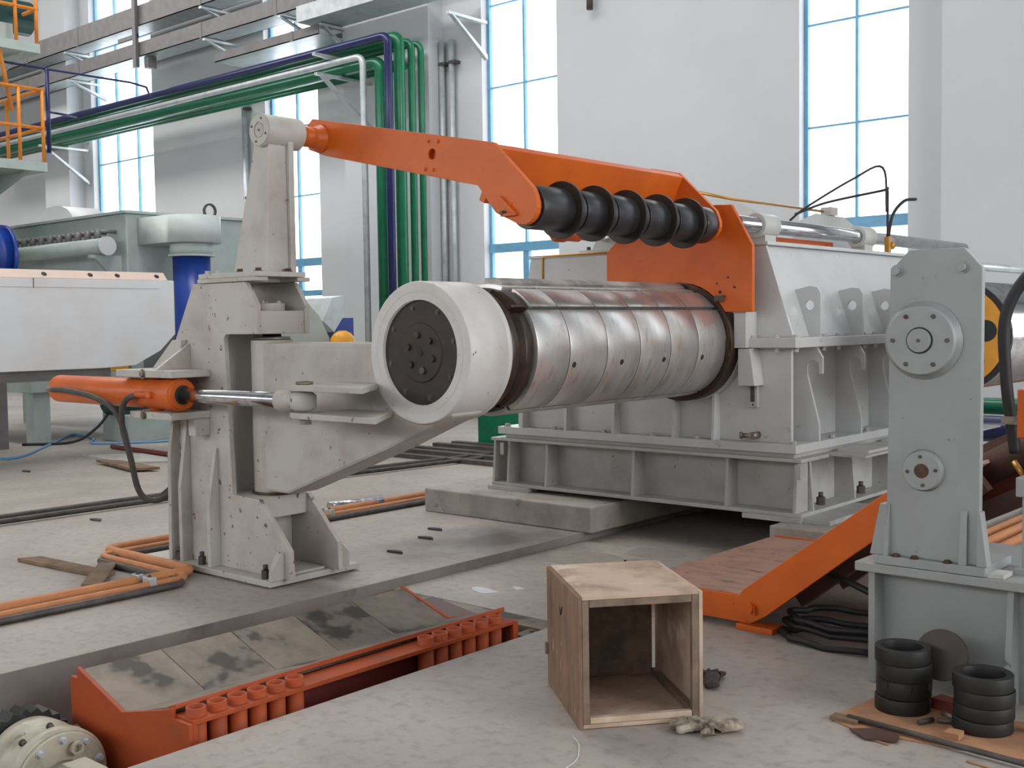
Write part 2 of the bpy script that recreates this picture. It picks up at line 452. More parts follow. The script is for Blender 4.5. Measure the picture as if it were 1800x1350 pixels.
# thin cast curbs along the pit edge read as the pit walls
f = MB(); f.box(PX0, PX0+0.004, 0.6, 10.5, -1.1, -0.001)
struct(f.build('wall_pit', 'pit'))['label'] = 'rough concrete side wall of the pit'

# far wall with window openings
WINS = [(-25.6, -22.95, 3), (-18.85, -17.2, 2), (-12.95, -11.35, 2), (-7.2, -5.71, 2), (-1.2, 0.3, 2)]
ZB, ZT, ZTOP = 1.25, 9.6, 12.0
f = MB()
f.box(-38, 9, WY, WY+0.3, 0, ZB)
f.box(-38, 9, WY, WY+0.3, ZT, ZTOP)
xs = [-38] + [v for w in WINS for v in w[:2]] + [9]
for a, b in zip(xs[0::2], xs[1::2]):
    f.box(a, b, WY, WY+0.3, ZB, ZT)
struct(f.build('wall_far', 'wall'))['label'] = 'white painted long wall with tall windows'
f = B(-38.3, -38, -9, WY, 0, ZTOP)
struct(f.build('wall_left', 'wallgrey'))['label'] = 'grey gable wall of the hall'
f = MB(); f.box(-38, 9, -9.3, -9, 0, 4.2); f.box(-38, 9, -9.3, -9, 6.6, ZTOP)
struct(f.build('wall_near', 'wall'))['label'] = 'white wall on the near side below and above its window band'
f = MB(); f.box(8, 8.3, -9, WY, 0, 1.2); f.box(8, 8.3, -9, WY, 7.2, ZTOP); f.box(8, 8.3, -9, 2.0, 1.2, 7.2); f.box(8, 8.3, 10.5, WY, 1.2, 7.2)
struct(f.build('wall_right', 'wall'))['label'] = 'white gable wall around a wide window band'
f = B(-38, 9, -9, WY, ZTOP, ZTOP+0.2)
struct(f.build('ceiling', 'roof'))['label'] = 'pale roof sheeting'
# pilasters
for i, (a, b, y0) in enumerate([(-16.05, -13.85, 13.85), (-5.2, -3.6, 13.95), (-27.2, -26.0, 13.8)]):
    struct(B(a, b, y0, WY, 0, ZTOP).build('trim_%d' % (i+1), 'wall'))['label'] = 'white pilaster standing proud of the long wall'
for i in range(3):
    f = MB()
    x = -30.5-2.2*i
    f.box(x, x+0.35, 11.4, 11.75, 0, ZTOP)
    struct(f.build('trim_%d' % (i+4), 'tray'))['label'] = 'dark steel column near the grey gable wall'
# windows
ZBARS = [4.17, 5.53, 6.88, 8.24]
for wi, (a, b, nc) in enumerate(WINS):
    root = bpy.data.objects.new('window_%d' % (wi+1), None); COL.objects.link(root)
    root.location = ((a+b)/2, WY+0.18, ZB); struct(root)
    root['label'] = 'tall blue-framed window in the white long wall'
    y0, y1 = WY+0.14, WY+0.2
    t = 0.035
    m = MB()
    m.box(a, a+t*1.6, y0, y1, ZB, ZT); m.box(b-t*1.6, b, y0, y1, ZB, ZT)
    m.box(a, b, y0, y1, ZT-t, ZT); m.box(a, b, y0, y1, ZB, ZB+t*2)
    m.build('window_frame', 'winblue', root)
    for zc, hh in ((2.86, 0.075), (2.25, 0.055)):
        B(a, b, y0-0.02, y1, zc-hh, zc+hh).build('transom', 'winblue', root)
    xm = [a+(b-a)*k/nc for k in range(nc+1)]
    for x in xm[1:-1]:
        B(x-t/2, x+t/2, y0, y1, 2.9, ZT).build('mullion', 'winblue', root)
        B(x-0.06, x+0.06, y0-0.01, y1, ZB, 2.86).build('mullion', 'winblue', root)
    for z in ZBARS:
        B(a, b, y0+0.01, y1-0.01, z-0.013, z+0.013).build('glazing_bar', 'winblue', root)
    zz = [ZB, 2.25, 2.86] + ZBARS + [ZT]
    for i in range(nc):
        for z0, z1 in zip(zz[:-1], zz[1:]):
            B(xm[i]+0.01, xm[i+1]-0.01, WY+0.165, WY+0.171, z0+0.01, z1-0.01).build('pane', 'glass', root)
    # white inner sill
    B(a, b, WY, WY+0.14, ZB-0.03, ZB+0.02).build('sill', 'wall', root)

# ================================================================== FOUNDATION BLOCKS
tag(B(-6.96, -5.17, 6.82, 10.4, 0, 0.2).build('concrete_block', 'block', bevel=0.012),
    'rough concrete plinth under the ribbed machine frame, beside the floor pipes', 'plinth')
tag(B(-3.75, -2.86, 6.95, 10.4, 0, 0.2).build('concrete_block', 'block', bevel=0.012),
    'rough concrete plinth behind the dusty orange hinged table', 'plinth')

# ================================================================== MACHINE BASE FRAME
X0, X1, YF, YB = -6.46, -3.60, 7.13, 10.38
base = thing('machine_base_frame', 'grey welded base frame with ribs under the big gearbox', 'base frame', ((X0+X1)/2, (YF+YB)/2, 0.2))
B(X0, X1, YF, YB, 0.235, 0.262).build('bottom_flange', 'basegrey', base, 0.004)
B(X0, X1, YF, YB, 0.615, 0.64).build('top_flange', 'basegrey', base, 0.004)
B(X0+0.18, X1-0.05, YF+0.17, YF+0.195, 0.262, 0.615).build('web', 'basegrey', base)
B(X1-0.20, X1-0.175, YF+0.1955, YB-0.1, 0.262, 0.615).build('web', 'basegrey', base)
B(X0+0.18, X0+0.205, YF+0.1955, YB-0.1, 0.262, 0.615).build('web', 'basegrey', base)
for x in (-6.45, -6.29, -5.88, -5.02, -4.20, -3.66):
    MB().prism([(YF+0.012, 0.262), (YF+0.19, 0.262), (YF+0.19, 0.615), (YF+0.04, 0.615)], 'x', x-0.011, x+0.011).build('rib', 'basegrey', base)
for y in (7.34, 8.02, 8.7, 9.4):
    MB().prism([(X1-0.19, 0.262), (X1-0.012, 0.262), (X1-0.04, 0.615), (X1-0.19, 0.615)], 'y', y-0.011, y+0.011).build('rib', 'basegrey', base)
    anchor(base, (X1-0.09, y+0.27, 0.262), 0.032, 0.09)
for x in (X0+0.0, X1-0.42):
    B(x-0.03, x+0.42, YF-0.02, YF+0.3, 0.2, 0.235).build('foot_plate', 'basegrey', base, 0.003)
B(-4.02, -3.4, 7.15, 8.0, 0.2, 0.235).build('foot_plate', 'basegrey', base, 0.003)
B(X1-0.05, X1+0.27, 7.55, YB, 0.628, 0.642).build('side_plate', 'basegrey', base)
for (y, w) in ((7.72, 0.5), (8.5, 0.5)):
    B(X1-0.02, X1+0.22, y, y+w, 0.6425, 0.66).build('chequer_plate', 'basegrey', base)
anchor(base, (X0-0.02+0.06, 7.4, 0.262), 0.03, 0.09)
for x in (-6.33, -3.62):
    B(x-0.018, x+0.018, YF-0.012, YF-0.002, 0.50, 0.60).build('lug', 'basegrey', base)

# ================================================================== GEARBOX
gx0, gx1, gy0, gy1 = -6.20, -3.72, 7.22, 10.3
gear = thing('gearbox', 'large light grey gearbox housing with lifting lugs behind the steel drum', 'gearbox', ((gx0+gx1)/2, (gy0+gy1)/2, 0.64))
B(gx0-0.12, gx1+0.05, gy0-0.06, gy1+0.05, 0.64, 0.672).build('shim_plate', 'basegrey', gear, 0.003)
B(gx0-0.18, gx1+0.08, gy0-0.09, gy1+0.1, 0.674, 0.735).build('base_plate', 'greyside', gear, 0.005)
B(gx0, gx1-0.13, gy0+0.03, gy1, 0.735, 1.405).build('lower_housing', 'greyside', gear, 0.006)
B(gx0-0.03, gx1, gy0, gy0+0.03, 0.735, 1.405).build('front_wall', 'greyside', gear, 0.004)
B(gx0-0.12, gx1+0.09, gy0-0.11, gy1+0.1, 1.405, 1.475).build('split_flange', 'greyside', gear, 0.005)
MB().taper((gx0+0.02, gx1-0.0, gy0+0.02, gy1), (gx0+0.16, gx1-0.21, gy0+0.02, gy1), 1.475, 2.125).build('upper_housing', 'greyside', gear, 0.006)
MB().prism([(gx0+0.0, 1.476), (gx1+0.02, 1.476), (gx1-0.19, 2.124), (gx0+0.14, 2.124)], 'y', gy0-0.01, gy0+0.019).build('front_cover', 'greyside', gear, 0.003)
B(gx0+0.12, gx1-0.17, gy0-0.02, gy1, 2.125, 2.15).build('top_cover', 'greyside', gear, 0.003)
for x in (-6.12, -5.66, -5.19, -4.64, -4.30):
    MB().prism([(gy0-0.09, 0.735), (gy0+0.01, 0.735), (gy0+0.01, 1.40), (gy0-0.05, 1.40)], 'x', x-0.011, x+0.011).build('front_rib', 'greyside', gear)
# hook ribs and lifting lugs on the visible side
LUGY = (7.50, 8.20, 8.80, 9.45)
for y in LUGY:
    pr = [(gx1-0.14, 0.735), (gx1+0.075, 0.735), (gx1+0.075, 0.85), (gx1-0.015, 1.20)]
    pr += [(gx1-0.015, 1.265)] + arc(gx1+0.03, 1.265, 0.045, 180, 10, 8) + [(gx1+0.075, 1.215), (gx1+0.10, 1.215), (gx1+0.10, 1.33), (gx1+0.055, 1.405), (gx1-0.14, 1.405)]
    MB().prism(pr, 'y', y-0.012, y+0.012).build('hook_rib', 'greyside', gear)
    lp = [(gx1+0.085, 1.475), (gx1-0.01, 1.475), (gx1-0.118, 1.81), (gx1-0.0, 1.835), (gx1+0.06, 1.825), (gx1+0.085, 1.785)]
    MB().prism(lp, 'y', y-0.012, y+0.012, hole=(gx1+0.0, 1.70, 0.036)).build('lifting_lug', 'greyside', gear)
for y in (7.2, 7.62, 7.86, 8.3, 8.5, 8.9, 9.1, 9.5):
    bolt(gear, (gx1+0.045, y, 1.475), '+z', 0.018, 0.02, 'paintbolt')
    bolt(gear, (gx1+0.045, y, 1.405), '-z', 0.018, 0.03, 'paintbolt')
for y in (7.18, 7.78, 8.38, 9.1): bolt(gear, (gx1+0.035, y, 0.735), '+z', 0.02, 0.022, 'paintbolt')
for x in (-6.3, -5.80, -5.3, -4.85, -4.45): bolt(gear, (x, gy0-0.055, 0.735), '+z', 0.022, 0.024, 'paintbolt')
for x in (-3.98, -3.80): bolt(gear, (x, gy0-0.07, 1.475), '+z', 0.018, 0.02, 'paintbolt'); bolt(gear, (x, gy0-0.07, 1.405), '-z', 0.018, 0.03, 'paintbolt')
# bearing collar where the drum enters
DX, DZ = -4.5, 1.445
MB().ring((DX, 7.14, DZ), (DX, gy0+0.01, DZ), 0.43, 0.36, 48).build('bearing_collar', 'greyside', gear, 0.004)
MB().prism([(-4.06, 1.14), (-3.93, 1.14), (-3.965, 1.40), (-4.06, 1.40)], 'y', 7.08, gy0).build('collar_bracket', 'greyside', gear, 0.003)
B(-4.08, -3.985, 7.06, gy0, 1.405, 1.66).build('collar_bracket', 'greyside', gear, 0.003)
g = B(-4.04, -3.97, gy0-0.03, gy0, 0.98, 1.17).build('oil_gauge', 'grey', gear, 0.003)
B(-4.022, -3.99, gy0-0.034, gy0-0.030, 1.02, 1.13).build('sight_glass', 'iron', g)
for z in (1.0, 1.15): bolt(gear, (-4.002, gy0-0.03, z), '-y', 0.008, 0.006, 'iron', washer=False)
v = MB().cyl((-3.98, gy0, 0.785), (-3.98, gy0-0.10, 0.785), 0.025).cyl((-3.98, gy0-0.08, 0.785), (-4.05, gy0-0.10, 0.785), 0.018).build('drain_valve', 'bolt', gear)
MB().cyl((-4.05, gy0-0.10, 0.785), (-4.065, gy0-0.105, 0.785), 0.026, n=8).build('cap', 'bolt', v)
# rod guides on the top cover
RX, RZ = -4.1, 2.285
for y in (7.40, 9.10):
    gdl = MB().ring((RX, y, RZ), (RX, y+0.24, RZ), 0.088, 0.056).build('rod_guide', 'grey', gear, 0.004)
    B(RX-0.06, RX+0.06, y+0.04, y+0.2, 2.15, RZ-0.07).build('guide_foot', 'grey', gdl)
MB().prism([(7.35, 2.15), (8.45, 2.15), (8.42, 2.46), (7.97, 2.54), (7.40, 2.54)], 'x', -4.62, -4.595).build('cover_fin', 'grey', gear)
MB().prism([(8.95, 2.15), (10.28, 2.15), (10.26, 2.43), (9.95, 2.53), (9.40, 2.53), (9.0, 2.42)], 'x', -4.62, -4.595).build('cover_fin', 'grey', gear)
B(-4.66, -4.56, 9.60, 9.74, 2.53, 2.60).build('vent_block', 'grey', gear)
B(-5.58, -5.2, 7.24, 7.5, 2.15, 2.17).build('pillow_foot', 'grey', gear, 0.003)
MB().prism([(-5.50, 2.17), (-5.24, 2.17), (-5.28, 2.29), (-5.36, 2.34), (-5.44, 2.29)], 'y', 7.30, 7.44).build('pillow_block', 'grey', gear, 0.004)
bolt(gear, (-5.53, 7.3, 2.17), '+z', 0.016, 0.03, 'iron'); bolt(gear, (-5.215, 7.3, 2.17), '+z', 0.014, 0.025, 'iron')
MB().tube(elbow_path([(-5.93, gy0-0.015, 1.55), (-5.93, gy0-0.015, 2.14), (-5.0, gy0-0.035, 2.14)], 0.03), 0.009).build('brass_pipe', 'brass', gear, label='thin brass lubrication pipe')
MB().tube(elbow_path([(-4.64, 7.45, 2.575), (-4.64, 8.0, 2.56), (-4.64, 9.62, 2.565)], 0.05), 0.012).build('brass_pipe', 'brass', gear, label='long brass lubrication pipe on top')
hv = B(-3.99, -3.95, 9.42, 9.47, 2.15, 2.29).build('valve_body', 'brass', gear)
MB().cyl((-3.97, 9.47, 2.22), (-3.97, 9.53, 2.22), 0.035, n=16).build('valve_knob', 'brass', hv)
MB().tube(smooth_path([(-3.97, 9.44, 2.29), (-3.97, 9.44, 2.55), (-4.0, 9.5, 2.70), (-4.15, 9.75, 2.72), (-4.5, 9.4, 2.62), (-4.6, 9.0, 2.50)]), 0.011).build('black_hose', 'blackhose', gear)
MB().tube(smooth_path([(-3.97, 9.46, 2.30), (-3.95, 9.5, 2.48), (-3.9, 9.62, 2.60), (-3.85, 9.75, 2.62)]), 0.014).build('black_hose', 'blackhose', gear)
MB().tube(smooth_path([(-3.97, 9.42, 2.5), (-4.02, 9.45, 2.88), (-4.2, 9.25, 2.78), (-4.5, 9.0, 2.55), (-4.6, 8.9, 2.44)]), 0.010).build('black_hose', 'blackhose', gear)

# guide rods of the stripper plate
for x, z, r, y0, y1, mt, lab in ((RX, RZ, 0.054, 7.13, 11.6, 'chrome', 'thick chrome guide rod running through two grey collars on the gearbox'),
                         (-5.36, 2.265, 0.035, 6.86, 8.3, 'chrome', 'slim chrome rod in the pillow block over the gearbox corner')):
    if r > 0.05:
        o = MB().cyl((x, y0, z), (x, y1, z), r, n=32).build('guide_rod', mt)
        tag(o, lab, 'rod')
    else:
        o = thing('tie_rod', lab, 'rod', (x, y0, z))
        MB().cyl((x, y0, z), (x, y1, z), r, n=24).build('rod', 'chrome', o)
        k = MB().lathe((x, y0-0.22, z), (x, y0+0.1, z), [(0, 0.04), (0.03, 0.062), (0.12, 0.062), (0.16, 0.05), (0.30, 0.05), (0.32, 0.04)]).build('knuckle', 'orange', o)
        bolt(k, (x+0.06, y0-0.14, z), '+x', 0.022, 0.02, 'orange')
o = B(-4.95, -4.25, 7.9, 9.0, 2.152, 2.24).build('slide_beam', 'orange', bevel=0.01)
tag(o, 'low orange slide beam lying on the gearbox top below the chrome rod', 'beam')

# ================================================================== STRIPPER PLATE
pus = thing('stripper_plate', 'tall orange stripper plate standing over the gearbox end of the drum', 'plate', (-4.5, 7.04, 1.66))
pr = [(-3.91, 1.655), (-3.91, 2.115), (-4.075, 2.405), (-4.45, 2.425), (-4.75, 2.30), (-5.06, 2.20), (-5.15, 2.12), (-5.15, 1.62)]
pr += arc(DX, DZ, 0.43, 156, 30, 14)
MB().prism(pr, 'y', 7.02, 7.055).build('plate', 'orange', pus, 0.004)
for (x, z, r) in ((-4.165, 1.80, 0.011), (-4.13, 1.77, 0.007), (-4.19, 1.86, 0.007), (-4.05, 1.83, 0.009), (-4.10, 1.90, 0.007)):
    MB().cyl((x, 7.021, z), (x, 7.016, z), r, n=12).build('bolt_hole', 'black', pus)
B(-4.19, -4.13, 6.98, 7.02, 1.735, 1.775).build('latch_block', 'iron', pus)

# ================================================================== DRUM
drum = thing('mandrel_drum', 'worn steel coiler drum with segmented shell in front of the gearbox', 'drum', (DX, 6.0, DZ-0.385))
MB().cyl((DX, 4.70, DZ), (DX, 7.16, DZ), 0.325, n=48).build('core', 'darkcore', drum)
MB().ring((DX, 7.02, DZ), (DX, 7.14, DZ), 0.425, 0.32, 64).build('end_flange', 'darkcore', drum, 0.004)
MB().lathe((DX, 4.735, DZ), (DX, 4.9, DZ), [(0, 0.375), (0.05, 0.372), (0.13, 0.335)], 48).build('end_cone', 'darkcore', drum)
DR = 0.388
def shell(a0, a1, y0, y1, r0, r1, n, ch0=0.0):
    """curved plate: angles in degrees measured from +X"""
    m = MB()
    vs, fs = [], []
    for i in range(n+1):
        a = math.radians(a0+(a1-a0)*i/n)
        for (y, r) in ((y0+ch0, r1), (y1, r1), (y1, r0), (y0, r0)):
            vs.append((DX+r*math.cos(a), y, DZ+r*math.sin(a)))
    sm = []
    for i in range(n):
        for k in range(4):
            fs.append((i*4+k, i*4+(k+1) % 4, i*4+4+(k+1) % 4, i*4+4+k)); sm.append(k in (0, 2))
    fs += [(0, 1, 2, 3), tuple(n*4+k for k in (3, 2, 1, 0))]; sm += [False, False]
    return m.add(vs, fs, sm)
seams = [4.93, 5.24, 5.61, 5.96, 6.31, 6.65, 7.015]
g = 0.0025
for a0, a1, nm in ((-63, 36.5, 'shell_plate'), (40.5, 66.5, 'wedge_plate'), (71, 164, 'shell_plate'), (168, 293, 'shell_plate')):
    nseg_ = max(6, int((a1-a0)/4))
    for k in range(6):
        y0_ = seams[k]+(0.055 if nm == 'wedge_plate' and k == 0 else 0.0)
        shell(a0, a1, y0_+g, seams[k+1]-g, 0.32, DR, nseg_, 0.012 if k == 0 else 0.003).build(nm, 'steel', drum, 0.0015)
    if nm == 'wedge_plate':
        shell(a0+0.5, a1-0.5, 4.79, 4.975, 0.30, 0.378, 8, 0.05).build('end_wedge', 'darkcore', drum)
    else:
        shell(a0+0.5, a1-0.5, 4.80, 4.926, 0.30, 0.365, nseg_, 0.07).build('end_wedge', 'darkcore', drum)
# bright bar lying along the crown
m = MB().prism([(DX-0.08, DZ+0.34), (DX+0.06, DZ+0.34), (DX+0.075, DZ+0.395), (DX+0.02, DZ+0.425), (DX-0.06, DZ+0.425)], 'y', 5.0, 6.97)
m.build('crown_bar', 'topsteel', drum, 0.003)
for y in (5.29, 5.77, 6.24, 6.71):
    a = math.radians(-14)
    c = Vector((DX+DR*math.cos(a), y, DZ+DR*math.sin(a)))
    n = Vector((math.cos(a), 0, math.sin(a)))
    MB().cyl(c-n*0.004, c+n*0.0012, 0.018, n=16).build('bolt_hole', 'black', drum)
MB().box(DX+0.385, DX+0.41, 7.0, 7.06, DZ-0.10, DZ+0.02).build('key', 'darkcore', drum)

# ================================================================== OUTBOARD SUPPORT COLUMN
ST = (-6.25, 4.51, 0)
col = thing('support_column', 'dirty off-white support column with open jaws beside the orange cylinder', 'column', ST)
def BB(nm, *a, bevel=0.004, mat='dirty', par=col): return B(*a).build(nm, mat, par, bevel)
BB('base_plate', -7.02, -5.62, 4.18, 4.90, 0.012, 0.05)
BB('shim_plate', -6.6, -5.70, 4.24, 4.86, 0.0, 0.012, bevel=0)
prof = [(-6.70, 0.05), (-6.70, 1.02), (-6.80, 1.05), (-6.82, 1.36), (-6.50, 1.885), (-5.93, 1.885), (-5.82, 1.74), (-5.82, 1.555),
        (-6.15, 1.555), (-6.17, 1.53), (-6.12, 0.53), (-5.84, 0.52), (-5.55, 0.23), (-5.54, 0.05)]
MB().prism(prof, 'y', 4.28, 4.315).build('side_plate', 'column', col, 0.004)
MB().prism(prof, 'y', 4.66, 4.695).build('side_plate', 'dirty', col, 0.004)
BB('back_web', -6.70, -6.66, 4.315, 4.66, 0.05, 1.3)
BB('front_web', -6.30, -6.26, 4.315, 4.66, 0.05, 1.60)
BB('upper_jaw', -6.26, -5.83, 4.315, 4.66, 1.555, 1.70)
BB('lower_jaw', -6.26, -5.85, 4.315, 4.66, 0.39, 0.525)
BB('foot_web', -6.05, -6.01, 4.315, 4.66, 0.05, 0.39)
BB('loose_plate', -5.93, -5.66, 4.40, 4.64, 0.052, 0.066, bevel=0)
cp = MB().cyl((-6.02, 4.49, 1.70), (-6.02, 4.49, 1.75), 0.13, n=36).build('bearing_cap', 'dirty', col, 0.003)
for i in range(6):
    a = PI*i/3+0.3
    bolt(cp, (-6.02+0.105*math.cos(a), 4.49+0.105*math.sin(a), 1.75), '+z', 0.012, 0.016, 'paintbolt')
m = MB(); m.box(-6.42, -5.98, 4.26, 4.69, 1.886, 1.912); m.box(-5.98, -5.80, 4.26, 4.36, 1.886, 1.912); m.box(-5.98, -5.80, 4.59, 4.69, 1.886, 1.912)
m.build('top_plate', 'dirty', col, 0.003)
# vertical stiffeners on the near side plate
MB().prism([(4.19, 0.05), (4.28, 0.05), (4.28, 1.02), (4.24, 1.02), (4.20, 0.75)], 'x', -6.735, -6.70).build('rib', 'dirty', col, 0.003)
MB().prism([(4.20, 0.05), (4.28, 0.05), (4.28, 0.98), (4.262, 0.98), (4.20, 0.55)], 'x', -6.62, -6.585).build('rib', 'dirty', col, 0.003)
MB().prism([(4.20, 0.05), (4.28, 0.05), (4.28, 0.82), (4.265, 0.82), (4.20, 0.45)], 'x', -6.30, -6.265).build('rib', 'dirty', col, 0.003)
MB().prism([(4.185, 0.05), (4.28, 0.05), (4.28, 0.22), (4.25, 0.22), (4.19, 0.12)], 'x', -5.64, -5.60).build('rib', 'dirty', col, 0.003)
MB().prism([(4.695, 0.05), (4.80, 0.05), (4.80, 0.14), (4.72, 0.22), (4.695, 0.22)], 'x', -5.64, -5.60).build('rib', 'dirty', col, 0.003)
for x in (-6.66, -6.40, -5.72): anchor(col, (x, 4.225, 0.05), 0.028, 0.085)
# cylinder brackets
BB('cylinder_bracket', -6.99, -6.33, 3.99, 4.28, 1.283, 1.33)
BB('cylinder_bracket', -6.83, -6.34, 3.99, 4.28, 1.015, 1.06)
BB('bracket_post', -6.43, -6.35, 4.17, 4.28, 0.90, 1.014)
MB().prism([(-6.95, 1.33), (-6.60, 1.33), (-6.60, 1.52), (-6.70, 1.52)], 'y', 4.24, 4.28).build('gusset', 'dirty', col, 0.003)
MB().prism([(4.02, 1.33), (4.28, 1.33), (4.28, 1.50)], 'x', -6.58, -6.55).build('gusset', 'dirty', col, 0.003)
bolt(col, (-6.66, 3.99, 1.305), '-y', 0.022, 0.015, 'bolt')
bolt(col, (-6.66, 3.99, 1.036), '-y', 0.022, 0.015, 'bolt')
for z in (0.93, 0.80, 0.66):
    MB().cyl((-6.76, 4.30, z), (-6.72, 4.30, z), 0.022, n=12).build('hose_fitting', 'black', col)
B(-6.78, -6.70, 4.31, 4.36, 0.60, 0.75).build('manifold', 'black', col)

# ---- hydraulic cylinder
CY, CZ = 4.09, 1.172
cy = thing('hydraulic_cylinder', 'orange hydraulic cylinder with chrome rod reaching the swing arm', 'cylinder', (-7.0, CY, CZ-0.1))
MB().lathe((-7.97, CY, CZ), (-6.5, CY, CZ), [(0, 0.072), (0.035, 0.098), (1.45, 0.098), (1.47, 0.09)], 40).build('barrel', 'orange', cy)
MB().lathe((-6.70, CY, CZ), (-6.36, CY, CZ), [(0, 0.103), (0.20, 0.103), (0.205, 0.108), (0.325, 0.108), (0.33, 0.095), (0.345, 0.095), (0.345, 0.06), (0.335, 0.06)], 40).build('gland', 'orange', cy, 0.002)
MB().ring((-6.375, CY, CZ), (-6.352, CY, CZ), 0.062, 0.045).build('rod_seal', 'rubber', cy)
MB().cyl((-6.7, CY, CZ), (-5.34, CY, CZ), 0.046, n=32).build('rod', 'chrome', cy)
m = MB().lathe((-5.355, CY, CZ), (-5.09, CY, CZ), [(0, 0.05), (0.01, 0.066), (0.10, 0.066), (0.14, 0.045), (0.20, 0.04)], 28)
m.lathe((-5.155, CY+0.01, CZ-0.055), (-5.155, CY+0.01, CZ+0.055), [(0, 0.05), (0.02, 0.075), (0.09, 0.075), (0.11, 0.05)], 28)
m.build('rod_eye', 'dirty', cy)
MB().cyl((-6.66, CY, CZ-0.118), (-6.66, CY, CZ+0.118), 0.045).build('trunnion', 'orange', cy)
MB().cyl((-8.02, CY, CZ-0.03), (-7.96, CY, CZ-0.03), 0.022, n=10).build('grease_nipple', 'orange', cy)
MB().tube(smooth_path([(-7.86, CY-0.105, CZ), (-7.6, CY-0.125, CZ+0.0), (-7.2, CY-0.13, CZ-0.04), (-6.98, CY-0.10, CZ-0.15), (-6.93, CY-0.05, CZ-0.42), (-6.92, CY, CZ-0.66), (-6.84, CY+0.06, CZ-0.73), (-6.74, CY+0.18, CZ-0.62)]), 0.020, 10).build('hose', 'hose', cy)
MB().tube(smooth_path([(-6.70, CY-0.115, CZ+0.0), (-6.82, CY-0.14, CZ-0.05), (-6.88, CY-0.13, CZ-0.2), (-6.86, CY-0.09, CZ-0.42), (-6.86, CY-0.02, CZ-0.68), (-6.78, CY+0.08, CZ-0.72), (-6.72, CY+0.2, CZ-0.60)]), 0.020, 10).build('hose', 'hose', cy)
MB().cyl((-7.92, CY-0.105, CZ), (-7.82, CY-0.108, CZ), 0.018, n=10).build('hose_fitting', 'bolt', cy)
MB().cyl((-6.71, CY-0.12, CZ), (-6.57, CY-0.10, CZ), 0.020, n=10).build('hose_fitting', 'orange', cy)
B(-6.60, -6.55, CY-0.125, CY-0.09, CZ-0.02, CZ+0.02).build('port_block', 'orange', cy, 0.004)

# ---- swing arm with bearing ring
arm = thing('swing_arm', 'off-white swing arm carrying the round bearing housing at the drum end', 'swing arm', (-6.02, 4.6, 0.53))
ap = [(-5.98, 0.55), (-5.72, 0.55), (-4.80, 0.885), (-4.28, 1.10), (-4.28, 1.20), (-4.6, 1.50), (-5.98, 1.50)]
MB().prism(ap, 'y', 4.41, 4.66).build('arm_body', 'dirty', arm, 0.02)
MB().cyl((-6.0, 4.53, 0.54), (-6.0, 4.53, 1.515), 0.135, n=40).build('pivot_barrel', 'dirty', arm, 0.004)
MB().cyl((-6.0, 4.53, 0.50), (-6.0, 4.53, 1.56), 0.06, n=24).build('pivot_pin', 'iron', arm)
MB().cyl((-6.0, 4.53, 1.515), (-6.0, 4.53, 1.535), 0.12, n=32).build('thrust_washer', 'topsteel', arm)
MB().cyl((-6.0, 4.53, 0.526), (-6.0, 4.53, 0.54), 0.15, n=32).build('thrust_washer', 'rustbolt', arm)
cz1, cz0 = CZ+0.062, CZ-0.062
for z0, z1, x1 in ((cz1, cz1+0.034, -4.57), (cz0-0.034, cz0, -4.47)):
    MB().prism([(-5.24, 4.07), (-5.19, 4.03), (x1, 4.03), (x1-0.27, 4.38), (x1-0.27, 4.41), (-5.12, 4.41), (-5.24, 4.16)], 'z', z0, z1).build('clevis_plate', 'dirty', arm, 0.004)
MB().cyl((-5.155, CY+0.02, cz0-0.07), (-5.155, CY+0.02, cz1+0.05), 0.035, n=20).build('clevis_pin', 'dirty', arm)
MB().cyl((-5.155, CY+0.02, cz1+0.034), (-5.155, CY+0.02, cz1+0.05), 0.05, n=20).build('pin_head', 'bolt', arm)
RR = 0.395
m = MB().lathe((DX, 4.385, DZ), (DX, 4.72, DZ), [(0, 0.292), (0, 0.335), (0.004, 0.337), (0, 0.339), (0, RR-0.006), (0.006, RR), (0.30, RR), (0.302, RR-0.004), (0.306, RR-0.004), (0.308, RR), (0.335, RR), (0.335, 0.292)], 72, closed=True)
ring = m.build('bearing_housing', 'ring', arm)
cov = MB().lathe((DX, 4.402, DZ), (DX, 4.5, DZ), [(0, 0.165), (0.004, 0.17), (0.004, 0.29), (0.09, 0.29)], 56).build('end_cover', 'cover', arm, label='dark brown bolted end cover')
MB().lathe((DX, 4.398, DZ), (DX, 4.42, DZ), [(0, 0.16), (0.004, 0.165), (0.02, 0.165)], 48).build('centre_plate', 'cover', cov)
for i in range(8):
    a = 2*PI*i/8+0.25
    bolt(cov, (DX+0.255*math.cos(a), 4.406, DZ+0.255*math.sin(a)), '-y', 0.012, 0.008, 'iron', n=10)
for i, mt in enumerate(('rustbolt', 'cover', 'cover', 'iron', 'cover', 'cover')):
    a = PI/2+2*PI*i/6+0.2
    bolt(cov, (DX+0.10*math.cos(a), 4.398, DZ+0.10*math.sin(a)), '-y', 0.019, 0.016, mt, n=12, washer=False)
bolt(cov, (DX, 4.398, DZ), '-y', 0.018, 0.004, 'black', n=12, washer=False)

